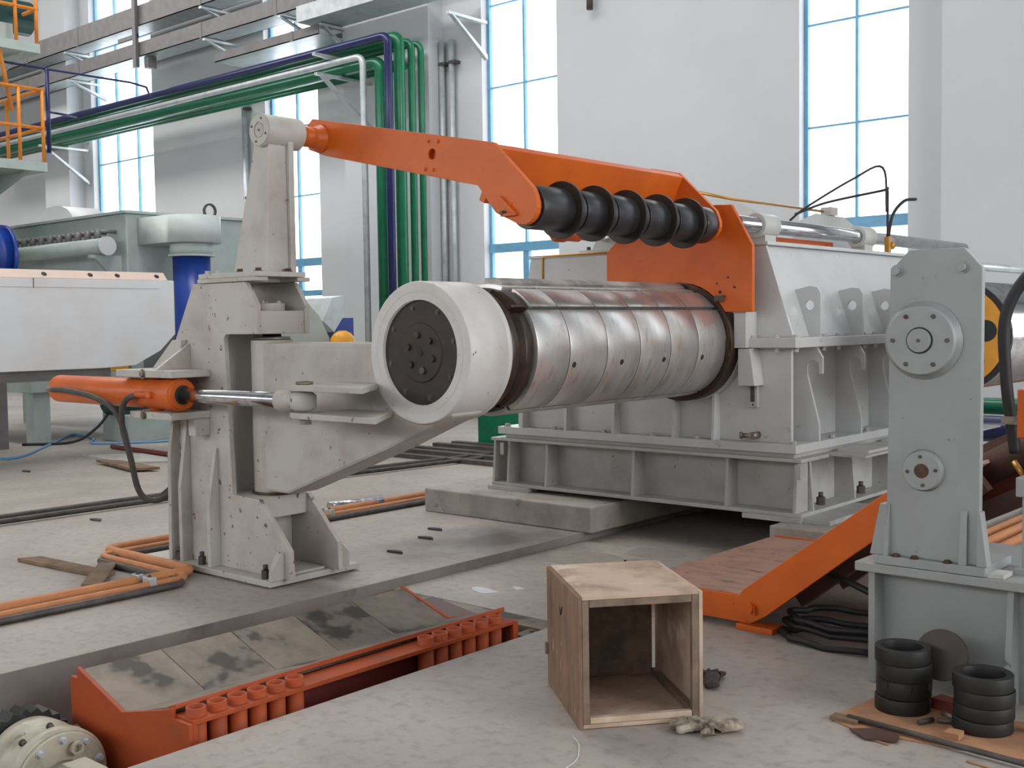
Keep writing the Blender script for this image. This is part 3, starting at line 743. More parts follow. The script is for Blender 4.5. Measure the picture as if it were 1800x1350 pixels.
# ---- post with shaft bearing
PXc, PZc = -5.90, 2.83
post = thing('bearing_post', 'tapered off-white post with a round bearing head bolted on the support column', 'post', (-6.0, 4.5, 1.912))
B(-6.42, -5.78, 4.27, 4.64, 1.913, 1.945).build('foot_flange', 'dirty', post, 0.003)
MB().taper((-6.20, -5.85, 4.39, 4.60), (-6.0, -5.85, 4.43, 4.60), 1.945, 2.76).build('shank', 'dirty', post, 0.006)
B(-5.85, -5.82, 4.56, 4.60, 1.945, 2.86).build('stiffener', 'dirty', post, 0.004)
hd = MB().cyl((PXc, 4.40, PZc), (PXc, 4.69, PZc), 0.102, n=48).build('bearing_head', 'dirty', post, 0.005)
MB().ring((PXc, 4.392, PZc), (PXc, 4.40, PZc), 0.096, 0.05, 40).build('cap_ring', 'dirty', hd)
MB().cyl((PXc, 4.394, PZc), (PXc, 4.40, PZc), 0.044, n=32).build('shaft_end', 'dirty', hd)
for i in range(4):
    a = PI/4+PI/2*i+0.4
    bolt(hd, (PXc+0.075*math.cos(a), 4.392, PZc+0.075*math.sin(a)), '-y', 0.008, 0.004, 'iron', washer=False)
bolt(hd, (PXc, 4.394, PZc), '-y', 0.007, 0.004, 'iron', washer=False)
for x, y in ((-6.37, 4.31), (-6.25, 4.31), (-6.02, 4.31), (-5.83, 4.31), (-5.82, 4.53), (-6.37, 4.60)):
    bolt(post, (x, y, 1.945), '+z', 0.02, 0.022, 'rustbolt' if x > -6.1 else 'paintbolt')

# ================================================================== SNUBBER ARM
sn = thing('snubber_gantry', 'long orange swing-down arm frame reaching from the post over the drum', 'arm', (-5.2, 5.9, 2.15))
tip = arc(-4.16, 2.255, 0.105, 25, -110, 8)
near = [(-5.98, 2.97), (-4.38, 2.635), (-4.085, 2.35)] + tip + [(-4.36, 2.23), (-4.50, 2.40), (-5.86, 2.715), (-6.02, 2.77), (-6.06, 2.83), (-6.05, 2.92)]
MB().prism(near, 'y', 4.885, 4.925, hole=(-4.87, 2.62, 0.032)).build('near_plate', 'orange', sn, 0.003)
MB().prism([(-5.97, 2.955), (-4.55, 2.66), (-4.60, 2.44), (-5.86, 2.73), (-6.03, 2.82)], 'y', 4.925, 5.05).build('box_section', 'orange', sn, 0.003)
far = [(-4.62, 2.69), (-4.38, 2.635), (-4.085, 2.35)] + tip + [(-4.36, 2.23), (-4.50, 2.40), (-4.66, 2.45)]
MB().prism(far, 'y', 6.835, 6.87).build('far_plate', 'orange', sn, 0.003)
MB().prism([(-4.385, 2.63), (-4.345, 2.60), (-4.49, 2.30), (-4.53, 2.32)], 'y', 4.925, 6.835).build('cross_beam', 'orange', sn, 0.003)
MB().prism([(-4.60, 2.675), (-4.385, 2.63), (-4.385, 2.605), (-4.60, 2.65)], 'y', 5.05, 6.835).build('beam_top', 'orange', sn, 0.002)
MB().cyl((PXc, 4.69, PZc), (PXc, 4.90, PZc), 0.066, n=32).build('pivot_shaft', 'orange', sn)
MB().lathe((PXc, 4.80, PZc), (PXc, 4.89, PZc), [(0, 0.066), (0.03, 0.07), (0.07, 0.088), (0.09, 0.096)], 32).build('shaft_boss', 'orange', sn)
for (x, z) in ((-4.90, 2.70), (-4.82, 2.69), (-4.93, 2.535), (-4.86, 2.525)):
    bolt(sn, (x, 4.885, z), '-y', 0.010, 0.012, 'orange')
B(-4.31, -4.20, 4.862, 4.885, 2.205, 2.222).build('keeper_plate', 'orange', sn, 0.002)
MB().prism([(-4.33, 2.31), (-4.315, 2.325), (-4.20, 2.222), (-4.22, 2.215)], 'y', 4.862, 4.885).build('keeper_plate', 'orange', sn, 0.002)
bolt(sn, (-4.30, 4.885, 2.225), '-y', 0.012, 0.03, 'iron'); bolt(sn, (-4.255, 4.885, 2.27), '-y', 0.018, 0.006, 'orange', washer=False)
# roller
AX, AZ = -4.165, 2.255
ro = thing('snubber_roller', 'black steel roller with five discs under the orange arm frame', 'roller', (AX, 5.9, AZ-0.16))
MB().cyl((AX, 4.93, AZ), (AX, 6.83, AZ), 0.06, n=24).build('shaft', 'roll', ro)
ds = [5.235, 5.545, 5.88, 6.225, 6.56]
prev = 4.935
for y in ds:
    MB().ring((AX, prev, AZ), (AX, y-0.012, AZ), 0.126, 0.055, 40).build('sleeve', 'roll', ro, 0.004)
    MB().ring((AX, y-0.013, AZ), (AX, y+0.013, AZ), 0.168, 0.06, 56).build('disc', 'disc', ro, 0.003)
    prev = y+0.10
    MB().ring((AX, y+0.013, AZ), (AX, prev-0.006, AZ), 0.122, 0.055, 40).build('collar', 'roll', ro, 0.003)
MB().ring((AX, prev, AZ), (AX, 6.79, AZ), 0.126, 0.055, 40).build('sleeve', 'roll', ro, 0.004)
MB().ring((AX, 6.79, AZ), (AX, 6.83, AZ), 0.10, 0.055, 40).build('bearing', 'disc', ro)

# ================================================================== RIGHT-HAND STAND
SY = 4.75
sb = thing('stand_base', 'low grey box base under the upright bearing plate beside the black ring stacks', 'base', (-1.5, 5.05, 0))
B(-2.13, -0.7, SY-0.03, SY+0.75, 0.495, 0.535).build('top_flange', 'stand', sb, 0.004)
B(-2.07, -0.7, SY+0.10, SY+0.13, 0, 0.495).build('front_web', 'stand', sb)
B(-2.08, -2.05, SY, SY+0.7, 0, 0.495).build('end_plate', 'stand', sb, 0.003)
B(-2.05, -0.7, SY+0.66, SY+0.69, 0, 0.495).build('rear_web', 'stand', sb)
MB().prism([(SY-0.02, 0), (SY+0.1, 0), (SY+0.1, 0.495), (SY+0.03, 0.495)], 'x', -1.50, -1.475).build('rib', 'stand', sb)
rs = thing('bearing_stand', 'upright grey bearing plate with two round flanges on its low base', 'stand', (-1.8, SY+0.05, 0.535))
B(-2.04, -1.57, SY-0.03, SY+0.3, 0.537, 0.575).build('foot_plate', 'stand', rs, 0.003)
pp = [(-2.0, 0.575), (-1.605, 0.575), (-1.60, 1.80), (-1.675, 1.885), (-1.905, 1.885), (-1.985, 1.80)]
MB().prism(pp, 'y', SY, SY+0.035).build('plate', 'stand', rs, 0.004)
MB().prism([(-2.065, 0.575), (-1.99, 0.575), (-1.99, 0.80), (-2.02, 0.80)], 'y', SY-0.02, SY+0.035).build('gusset', 'stand', rs, 0.003)
MB().prism([(SY-0.03, 0.575), (SY, 0.575), (SY, 0.80), (SY-0.012, 0.80)], 'x', -2.0, -1.98).build('gusset', 'stand', rs, 0.002)
MB().prism([(SY-0.03, 0.575), (SY, 0.575), (SY, 0.80), (SY-0.012, 0.80)], 'x', -1.68, -1.65).build('gusset', 'stand', rs, 0.002)
MB().prism([(-1.61, 0.575), (-1.565, 0.575), (-1.595, 0.80), (-1.61, 0.80)], 'y', SY-0.02, SY+0.035).build('gusset', 'stand', rs, 0.003)
h1 = MB().lathe((-1.84, SY, 1.505), (-1.84, SY-0.045, 1.505), [(0, 0.165), (0.006, 0.165), (0.012, 0.145), (0.04, 0.145), (0.045, 0.14)], 56).build('bearing_flange', 'stand', rs)
MB().ring((-1.84, SY-0.0455, 1.505), (-1.84, SY-0.048, 1.505), 0.056, 0.050, 40).build('shaft_gap', 'black', h1)
MB().cyl((-1.84, SY-0.04, 1.505), (-1.84, SY-0.058, 1.505), 0.050, n=40).build('shaft_end', 'stand', h1, 0.003)
bolt(h1, (-1.84, SY-0.058, 1.505), '-y', 0.008, 0.003, 'iron', n=10, washer=False)
for i in range(6):
    a = PI*i/3
    bolt(h1, (-1.84+0.115*math.cos(a), SY-0.045, 1.505+0.115*math.sin(a)), '-y', 0.0095, 0.006, 'rustbolt' if i == 2 else 'iron', n=12, washer=False)
h2 = MB().lathe((-1.835, SY, 0.955), (-1.835, SY-0.03, 0.955), [(0, 0.09), (0.003, 0.082), (0.026, 0.082), (0.03, 0.079)], 44).build('small_flange', 'stand', rs)
MB().cyl((-1.835, SY-0.0295, 0.955), (-1.835, SY-0.0315, 0.955), 0.031, n=28).build('shaft_end', 'rustbolt', h2)
for i in range(4):
    a = PI/2*i+0.1
    bolt(h2, (-1.835+0.06*math.cos(a), SY-0.03, 0.955+0.06*math.sin(a)), '-y', 0.0075, 0.005, 'iron', n=12, washer=False)
for x, z in ((-1.955, 1.80), (-1.68, 1.805)): bolt(rs, (x, SY, z), '-y', 0.018, 0.025, 'stand', n=12)
for x in (-1.95, -1.87, -1.73): bolt(rs, (x, SY-0.015, 0.575), '+z', 0.013, 0.012, 'rustbolt')
# small post farther along the same base
sp = thing('short_post', 'short grey bracket post on the base at the edge of the bearing stand', 'post', (-1.42, SY+0.2, 0.535))
B(-1.50, -1.30, SY+0.1, SY+0.3, 0.535, 0.56).build('foot', 'stand', sp)
B(-1.48, -1.32, SY+0.14, SY+0.17, 0.56, 0.86).build('plate', 'stand', sp)
B(-1.495, -1.32, SY+0.10, SY+0.26, 0.86, 0.94).build('head', 'stand', sp, 0.004)
MB().cyl((-1.45, SY+0.18, 0.94), (-1.45, SY+0.18, 1.0), 0.03, n=14).build('stud', 'iron', sp)
B(-1.44, -1.30, SY+0.12, SY+0.24, 0.94, 1.02).build('cap', 'stand', sp, 0.003)
MB().tube([(-1.49, SY+0.2, 0.93), (-1.54, SY+0.22, 0.99)], 0.012).build('nipple', 'brass', sp)
o = B(-1.66, -1.59, SY-0.02, SY+0.12, 0.5355, 0.5365)
tag(B(-1.585, -1.5, SY-0.02, SY+0.09, 0.536, 0.553).build('paper_packet', 'sheet'), 'small pale packet lying on the grey base beside the upright plate', 'packet')

# ================================================================== HINGED TABLE (orange)
FY0, FY1 = 5.15, 6.75
tb = thing('hinged_table', 'dusty orange hinged threading table rising behind the grey bearing stand', 'table', (-2.9, 5.9, 0))
inc = [(-2.93, 0.21), (-2.98, 0.14), (-2.95, 0.07), (-2.88, 0.045), (-2.80, 0.09), (-2.04, 0.70), (-2.04, 0.88)]
for y in (FY0, FY1):
    MB().prism(inc, 'y', y, y+0.03).build('side_plate', 'orange', tb, 0.003)
    B(-3.62, -2.9, y+0.032, y+0.06, 0.03, 0.17).build('side_bar', 'orange', tb, 0.003)
B(-3.62, -2.93, FY0+0.06, FY1, 0.145, 0.168).build('flat_deck', 'dustorange', tb)
def slope(p, q, t):
    dx, dz = q[0]-p[0], q[1]-p[1]; L = math.hypot(dx, dz); nx, nz = dz/L*t, -dx/L*t
    return [p, q, (q[0]+nx, q[1]+nz), (p[0]+nx, p[1]+nz)]
MB().prism(slope((-2.93, 0.17), (-2.06, 0.84), 0.02), 'y', FY0+0.03, FY1).build('sloping_deck', 'dustorange', tb)
B(-2.97, -2.76, FY0-0.005, FY0+0.12, 0.0, 0.03).build('foot_pad', 'orange', tb, 0.003)
hp = MB().cyl((-2.885, FY0, 0.125), (-2.885, FY0-0.03, 0.125), 0.026, n=20).build('hinge_pin', 'orange', tb)
B(-2.86, -2.85, FY0-0.02, FY0, 0.09, 0.14).build('keeper', 'orange', tb)
for y in (5.5, 6.0, 6.5):
    MB().prism(slope((-2.85, 0.17), (-2.06, 0.80), 0.12), 'y', y, y+0.08).build('under_beam', 'brown', tb)

# ================================================================== SECOND REEL SEEN PAST THE STAND
r2x, r2z, ry = -2.745, 1.475, 7.6
rl = thing('second_reel', 'silver reel drum with a yellow disc face spotted with black holes', 'reel', (r2x, 8.8, 0))
MB().cyl((r2x, ry+0.03, r2z), (r2x, 10.8, r2z), 0.365, n=56).build('drum', 'chrome', rl)
MB().cyl((r2x, ry, r2z), (r2x, ry+0.03, r2z), 0.37, n=56).build('rim', 'black', rl)
MB().cyl((r2x, ry-0.012, r2z), (r2x, ry, r2z), 0.335, n=56).build('face_disc', 'yellow', rl, label='yellow disc')
for i in range(6):
    a = 2*PI*i/6+0.16
    MB().cyl((r2x+0.215*math.cos(a), ry-0.0165, r2z+0.215*math.sin(a)), (r2x+0.215*math.cos(a), ry-0.012, r2z+0.215*math.sin(a)), 0.07, n=28).build('hole', 'black', rl)
MB().cyl((r2x, ry-0.05, r2z), (r2x, ry-0.012, r2z), 0.09, n=28).build('hub', 'iron', rl)
B(r2x-0.35, r2x+0.35, 10.42, 10.8, 0, 1.15).build('pedestal', 'grey', rl, 0.01)
# brown beams, hose, rods and pipes at the right edge
b1 = thing('brown_conveyor', 'dark brown primed inclined conveyor beams between the stand and the second reel', 'conveyor', (-1.6, 6.3, 0.0))
MB().cyl((-2.4, 6.3, 0.60), (-0.9, 6.3, 1.45), 0.085, n=24).build('tube_beam', 'brown', b1)
MB().prism(slope((-2.5, 0.74), (-0.9, 1.60), 0.05), 'y', 6.86, 6.95).build('side_beam', 'brown', b1)
MB().prism(slope((-2.45, 0.50), (-0.9, 1.36), 0.16), 'y', 6.35, 6.85).build('pan', 'maroon', b1)
MB().prism(slope((-2.45, 0.42), (-0.9, 1.22), 0.10), 'y', 6.15, 6.25).build('lower_beam', 'brown', b1)
B(-1.35, -1.25, 6.4, 6.6, 0, 0.95).build('leg', 'brown', b1)
o = MB().tube(smooth_path([(-1.58, 6.1, 1.78), (-1.78, 6.09, 1.84), (-1.92, 6.06, 1.62), (-1.92, 6.06, 1.3), (-1.89, 6.06, 1.05), (-1.87, 6.06, 0.90)]), 0.03, 10).build('thick_hose', 'blackhose')
tag(o, 'thick black hose hanging in an arch in front of the yellow disc reel', 'hose')
B(-1.93, -1.85, 6.02, 6.10, 1.05, 1.09).build('hose_clip', 'bolt', o)
tag(B(-1.80, -1.62, 5.85, 6.0, 1.0, 1.24).build('orange_block', 'orange', bevel=0.006), 'small orange block at the head of the brown conveyor', 'block')
MB().tube(elbow_path([(r2x+0.02, 7.75, 1.945), (r2x+0.02, 10.6, 1.945), (r2x+0.02, 10.6, 1.10)], 0.08), 0.028, 12).build('top_tube', 'galv', rl)
for (y, z, r, mt, lab) in ((11.8, 0.70, 0.085, 'green', 'green pipe low along the long wall beyond the silver reel'), (11.5, 0.50, 0.13, 'navy', 'fat navy pipe low along the long wall beyond the silver reel'), (11.2, 0.26, 0.06, 'galv', 'galvanised pipe low along the long wall beyond the silver reel')):
    o = MB().tube([(-9.4 if mt == 'green' else -5.5, y, z), (2.5, y, z)], r, 16).build('floor_pipe', mt); tag(o, lab, 'pipe')
for i, (x, r) in enumerate(((-2.74, 0.03), (-2.62, 0.038), (-2.50, 0.03))):
    o = MB().tube([(x, 6.9, 0.06), (x, 10.2, 0.06)], r, 10).build('orange_pipe', 'pipeorange')
    tag(o, ['slim pale orange floor pipe hugging the plinth behind the bearing stand', 'fat pale orange floor pipe in the middle of three behind the bearing stand', 'slim pale orange floor pipe away from the plinth behind the bearing stand'][i], 'pipe', 'orange pipes behind the bearing stand')
o = MB()
for i in range(5): o.cyl((-1.66+0.06*i, 5.75, 0.33+0.045*(i % 5)), (-1.66+0.06*i, 6.05, 0.33+0.045*(i % 5)), 0.045, n=8, smooth=False)
o.box(-1.72, -1.36, 5.78, 6.0, 0.0, 0.42)
tag(o.build('primed_bracket', 'maroon'), 'dark red primed toothed bracket in the gap behind the short post', 'bracket')

# ================================================================== COIL CAR SADDLE (in the pit)
CY0, CY1 = 2.46, 4.44
car = thing('coil_car', 'red-orange coil saddle car sitting in the concrete pit', 'coil car', (-4.3, 3.45, -1.1))
sad = [(-4.70, 0.10), (-4.35, -0.02), (-4.02, 0.075), (-4.02, 0.045), (-4.35, -0.05), (-4.70, 0.07)]
nseg = 5
for i in range(nseg):
    a = CY0+0.02+(CY1-CY0-0.04)*i/nseg; b = CY0+0.02+(CY1-CY0-0.04)*(i+1)/nseg
    MB().prism(sad, 'y', a+0.002, b-0.002).build('saddle_plate', 'saddle', car)
endp = [(-4.72, 0.11), (-4.35, -0.012), (-4.05, 0.06), (-3.97, 0.085), (-3.97, 0.045), (-3.85, 0.045), (-3.85, -0.55), (-4.78, -0.55), (-4.78, 0.06), (-4.72, 0.06)]
for y in (CY0, CY1-0.02):
    MB().prism(endp, 'y', y, y+0.02).build('end_plate', 'redorange', car, 0.002)
MB().prism([(-4.03, 0.075), (-3.975, 0.095), (-3.97, 0.075), (-4.02, 0.055)], 'y', CY0+0.02, CY1+0.03).build('lip', 'redorange', car, 0.002)
B(-3.985, -3.85, CY0+0.02, CY1-0.02, 0.035, 0.055).build('shelf', 'redorange', car, 0.002)
B(-4.0, -3.97, CY0+0.02, CY1-0.02, -0.6, 0.035).build('front_panel', 'maroon', car)
B(-4.78, -4.75, CY0+0.02, CY1-0.02, -0.6, 0.04).build('rear_panel', 'redorange', car)
for y in [2.53+0.098*i for i in range(6)] + [3.815+0.099*i for i in range(6)]:
    MB().ring((-3.905, y, -0.55), (-3.905, y, 0.09), 0.040, 0.033, 24).build('pipe_socket', 'redorange', car)
for y in (2.48, 4.40):
    B(-3.87, -3.85, y, y+0.02, -0.55, 0.035).build('shelf_post', 'redorange', car)
B(-4.72, -3.9, CY0+0.05, CY1-0.05, -1.0, -0.6).build('chassis', 'redorange', car)
for x in (-4.6, -4.02):
    for y in (2.8, 4.1):
        MB().cyl((x-0.04, y, -0.98), (x+0.04, y, -0.98), 0.12).build('wheel', 'iron', car)
# steel hinge strip where the shallow channel begins
fr = thing('pit_edge_strip', 'bolted steel strip along the rim where the shallow channel meets the pit', 'strip', (-4.3, YE, -0.06))
B(PX0+0.02, PX1-0.01, YE-0.16, YE, -0.10, -0.062).build('strip', 'saddle', fr)
B(-3.98, PX1-0.02, YE-0.3, YE-0.16, -0.14, -0.07).build('bracket', 'saddle', fr)
for x in (-3.92, -3.84): bolt(fr, (x, YE-0.22, -0.07), '+z', 0.014, 0.014, 'bolt')
MB().prism([(-4.75, -0.10), (-4.4, -0.10), (-4.35, -0.05), (-4.72, 0.0)], 'y', CY1+0.03, YE-0.17).build('guide_flap', 'brown', fr)

# gearmotor in the pit
gmx, gmy, gmz, R_ = -4.42, 2.215, -0.235, 0.20
gm = thing('gearmotor', 'cream gearmotor with a bolted round flange and black gear in the pit', 'gearmotor', (gmx, gmy, -0.6))
m = MB()
nt_ = 26
pts = []
for i in range(nt_*2):
    r = 0.225 if i % 2 else 0.205
    a = PI*i/nt_
    pts.append((gmy+r*math.cos(a), gmz+r*math.sin(a)))
MB().prism(pts, 'x', -4.80, -4.70).build('gear', 'rubber', gm)
MB().lathe((-4.70, gmy, gmz), (-4.4, gmy, gmz), [(0, 0.16), (0.02, 0.195), (0.10, 0.2), (0.11, 0.19), (0.22, 0.19), (0.24, 0.205), (0.285, 0.205), (0.29, 0.195)], 48).build('housing', 'cream', gm)
MB().cyl((-4.41, gmy, gmz), (-4.39, gmy, gmz), 0.19, n=48).build('flange', 'cream', gm, 0.003)
for i in range(10):
    a = 2*PI*i/10+0.3
    bolt(gm, (-4.39, gmy+0.165*math.cos(a), gmz+0.165*math.sin(a)), '+x', 0.012, 0.022, 'galv')
    bolt(gm, (-4.50, gmy+0.198*math.cos(a), gmz+0.198*math.sin(a)), '+x', 0.010, 0.03, 'iron')
MB().lathe((-4.39, gmy, gmz-0.02), (-3.95, gmy, gmz-0.02), [(0, 0.10), (0.02, 0.085), (0.40, 0.085), (0.42, 0.07)], 32).build('motor_body', 'cream', gm)
for i in range(9):
    a = PI*i/8
    y, z = gmy+0.088*math.cos(a), gmz-0.02+0.088*math.sin(a)
    B(-4.36, -4.02, y-0.004, y+0.004, z-0.012, z+0.012).build('cooling_fin', 'cream', gm)
B(-4.30, -4.12, gmy-0.05, gmy+0.05, gmz+0.05, gmz+0.105).build('terminal_box', 'cream', gm, 0.004)
MB().ring((-4.37, gmy+0.05, gmz+0.125), (-4.355, gmy+0.05, gmz+0.125), 0.028, 0.018, 20).build('lifting_eye', 'cream', gm)
B(-4.7, -4.1, gmy-0.18, gmy+0.18, -1.1, -0.42).build('bracket', 'iron', gm)
MB().tube([(-4.39, gmy+0.20, gmz-0.06), (-3.95, gmy+0.205, gmz-0.16)], 0.022, 10).build('drive_rod', 'brown', gm)

# ================================================================== CRATE AND THINGS ON THE NEAR FLOOR
cr = thing('wooden_crate', 'open-fronted plywood crate standing on the near concrete floor', 'crate', (-2.70, 3.47, 0), rotz=math.radians(51))
W_, D_, H_, T_ = 0.51, 0.60, 0.53, 0.016
def CB(nm, mat, *a): return B(*a).build(nm, mat, cr, 0.0015, local=True)
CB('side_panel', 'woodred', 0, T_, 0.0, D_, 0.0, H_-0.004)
CB('side_panel', 'wood', W_-T_, W_, 0.0, D_, 0.0, H_-0.004)
CB('top_panel', 'wood', T_+0.001, W_-T_-0.001, 0.0, D_-0.002, H_-T_, H_)
CB('bottom_panel', 'wood', T_+0.001, W_-T_-0.001, 0.0, D_-0.002, 0.003, 0.003+T_)
CB('back_panel', 'batten', T_+0.001, W_-T_-0.018, D_-T_, D_, 0.021, H_-T_-0.002)
for x0, x1 in ((T_+0.001, T_+0.028), (W_-T_-0.028, W_-T_-0.001)):
    CB('batten', 'batten', x0, x1, 0.002, 0.03, 0.021, H_-T_-0.001)
CB('batten', 'batten', T_+0.03, W_-T_-0.03, 0.002, 0.03, H_-T_-0.030, H_-T_-0.001)
CB('batten', 'wood', T_+0.03, W_-T_-0.03, 0.002, 0.03, 0.0205, 0.045)
CB('batten', 'batten', W_-T_-0.03, W_-T_-0.001, 0.032, D_-0.03, 0.0205, 0.05)
CB('batten', 'batten', -0.014, -0.0005, D_-0.03, D_-0.005, 0.14, 0.19)
# painted tick on the crate side
m = MB().tube([(-0.001, 0.335, 0.41), (-0.001, 0.31, 0.385), (-0.001, 0.285, 0.42)], 0.003, 6)
m.build('tick_mark', 'black', cr, local=True)

def glove(loc, rz, mat, label, s=1.0):
    """a limp cotton work glove: palm, cuff and five slack fingers as one skinned mesh"""
    me = bpy.data.meshes.new('work_glove')
    V = [(0, 0, .016), (-.05, .005, .018), (-.10, -.005, .014), (.045, 0, .016),
         (.075, .035, .013), (.105, .045, .012), (.085, .012, .014), (.125, .016, .012),
         (.085, -.012, .014), (.122, -.020, .014), (.072, -.035, .013), (.098, -.052, .010),
         (.005, .045, .014), (.03, .075, .012)]
    E = [(0, 1), (1, 2), (0, 3), (3, 4), (4, 5), (3, 6), (6, 7), (3, 8), (8, 9), (3, 10), (10, 11), (0, 12), (12, 13)]
    rad = [(.050, .020), (.044, .020), (.052, .016), (.048, .018)] + [(.018, .014), (.014, .012)]*4 + [(.019, .014), (.015, .012)]
    me.from_pydata([(x*s, y*s, z*s) for x, y, z in V], E, [])
    o = bpy.data.objects.new('work_glove', me); COL.objects.link(o)
    md = o.modifiers.new('skin', 'SKIN')
    for i, d in enumerate(me.skin_vertices[0].data if me.skin_vertices else []):
        d.radius = (rad[i][0]*s*0.75, rad[i][1]*s)
    if not me.skin_vertices:
        bm = bmesh.new(); bm.from_mesh(me)
        ly = bm.verts.layers.skin.verify()
        bm.verts.ensure_lookup_table()
        for i, vv in enumerate(bm.verts):
            vv[ly].radius = (rad[i][0]*s*0.75, rad[i][1]*s); vv[ly].use_root = (i == 0)
        bm.to_mesh(me); bm.free()
    sd = o.modifiers.new('smooth', 'SUBSURF'); sd.levels = 2; sd.render_levels = 2
    tx = bpy.data.textures.new('crumple', 'CLOUDS'); tx.noise_scale = 0.03
    dp = o.modifiers.new('crumple', 'DISPLACE'); dp.texture = tx; dp.strength = 0.010; dp.mid_level = 0.5
    me.materials.append(MAT[mat])
    o.location = loc; o.rotation_euler = (0, 0, rz)
    return tag(o, label, 'glove')
glove((-2.30, 3.79, 0.004), math.radians(215), 'glove', 'dirty pale cotton work glove lying at the front corner of the crate', 1.3)
glove((-2.60, 4.30, 0.004), math.radians(120), 'gloveblue', 'grimy dark work glove lying behind the crate', 1.05)

tag(MB().tube(smooth_path([(-2.68, 3.40, 0.0015), (-2.62, 3.36, 0.0015), (-2.57, 3.30, 0.0015), (-2.52, 3.22, 0.0015), (-2.50, 3.12, 0.0015)]), 0.0025, 6).build('chalk_line', 'puddle'), 'thin curved white chalk line on the floor in front of the crate', 'chalk line')
# cardboard, rings, rods beside the bearing stand
m = MB().prism([(-2.0, 4.20), (-1.85, 4.13), (-1.30, 4.22), (-1.12, 4.28), (-1.12, 4.62), (-1.95, 4.62)], 'z', 0.001, 0.006)
tag(m.build('cardboard_sheet', 'card'), 'flattened brown cardboard under the two stacks of black rings', 'cardboard')
tag(MB().prism([(-1.88, 4.12), (-1.79, 4.06), (-1.68, 4.10), (-1.70, 4.17), (-1.80, 4.19)], 'z', 0.0065, 0.012).build('steel_offcut', 'brown'), 'dark brown plate offcut poking out from under the cardboard edge', 'offcut')
tag(B(-1.99, -1.88, 4.18, 4.235, 0.0065, 0.02).build('wood_offcut', 'plank'), 'short wooden offcut at the corner of the cardboard', 'offcut')
def black_ring(cx, cy, z0, h, label, grp, ro=0.108, ri=0.082, cut=0):
    r = thing('rubber_ring', label, 'ring', (cx, cy, z0), grp)
    MB().ring((cx, cy, z0), (cx, cy, z0+h), ro, ri, 48).build('ring_body', 'rubber', r, 0.003)
    for i in range(cut):
        a = -1.9+0.9*i
        B(cx+ro*math.cos(a)-0.012, cx+ro*math.cos(a)+0.012, cy+ro*math.sin(a)-0.006, cy+ro*math.sin(a)+0.006, z0+h-0.03, z0+h-0.004).build('notch', 'black', r)
    return r
z = 0.0065
names = ['lowest', 'second', 'third', 'topmost']
for i, h in enumerate((0.058, 0.072, 0.066, 0.062)):
    black_ring(-1.815+0.003*((i*7) % 3-1), 4.49+0.004*((i*5) % 3-1), z, h, 'black rubber ring, %s of the taller stack in front of the leaning disc' % names[i], 'black rubber rings', cut=4 if i == 1 else 0); z += h+0.0008
z = 0.0065
for i, h in enumerate((0.050, 0.054, 0.056, 0.058)):
    black_ring(-1.485+0.003*((i*4) % 3-1), 4.46+0.003*((i*8) % 3-1), z, h, 'black rubber ring, %s of the shorter stack between the cardboard flaps' % names[i], 'black rubber rings', 0.112, 0.084); z += h+0.0008
# leaning disc
o = MB().cyl((0, 0, 0), (0, 0, 0.012), 0.105, n=40).build('leaning_disc', 'disc', None, 0.002, local=True)
o.location = (-1.72, 4.655, 0.205); o.rotation_euler = (math.radians(72), 0, math.radians(8))
tag(o, 'rusty brown round disc leaning behind the taller ring stack', 'disc')
o = MB().tube([(-1.93, 4.22, 0.02), (-1.1, 4.135, 0.02)], 0.011, 10).build('steel_bar', 'iron'); tag(o, 'long dull steel bar lying along the cardboard edge', 'bar')
tag(MB().tube([(-1.69, 4.33, 0.018), (-1.66, 4.40, 0.018)], 0.010, 10).build('stud_bolt', 'iron'), 'loose steel stud lying between the ring stacks, pointing at the taller one', 'stud')
tag(MB().tube([(-1.64, 4.40, 0.018), (-1.565, 4.44, 0.018)], 0.010, 10).build('stud_bolt', 'iron'), 'loose steel stud lying against the shorter ring stack', 'stud')
tag(MB().tube([(-1.66, 4.50, 0.018), (-1.60, 4.47, 0.018)], 0.011, 10).build('stud_bolt', 'bolt'), 'short shiny stud with a bright end behind the other loose studs', 'stud')
tag(B(-1.565, -1.51, 4.26, 4.32, 0.0065, 0.03).build('wood_chip', 'card'), 'little tan block in front of the shorter ring stack', 'block')
tag(MB().prism([(-1.73, 4.56), (-1.62, 4.54), (-1.60, 4.60), (-1.71, 4.63)], 'z', 0.007, 0.05).build('red_scrap', 'maroon'), 'folded red-brown scrap piece between the two ring stacks', 'scrap')
for i, (a, b) in enumerate((((-1.80, 4.085, 0.004), (-1.70, 4.068, 0.004)), ((-1.42, 4.09, 0.004), (-1.30, 4.07, 0.004)))):
    tag(MB().tube([a, b], 0.004, 6).build('wood_splinter', 'card'), ('thin wooden splinter lying by the brown plate offcut', 'thin wooden splinter lying beside the far half of the steel bar')[i], 'splinter')
tag(B(-1.32, -1.16, 4.50, 4.56, 0.008, 0.05).build('dark_bar', 'iron'), 'dark square bar lying behind the shorter ring stack', 'bar')

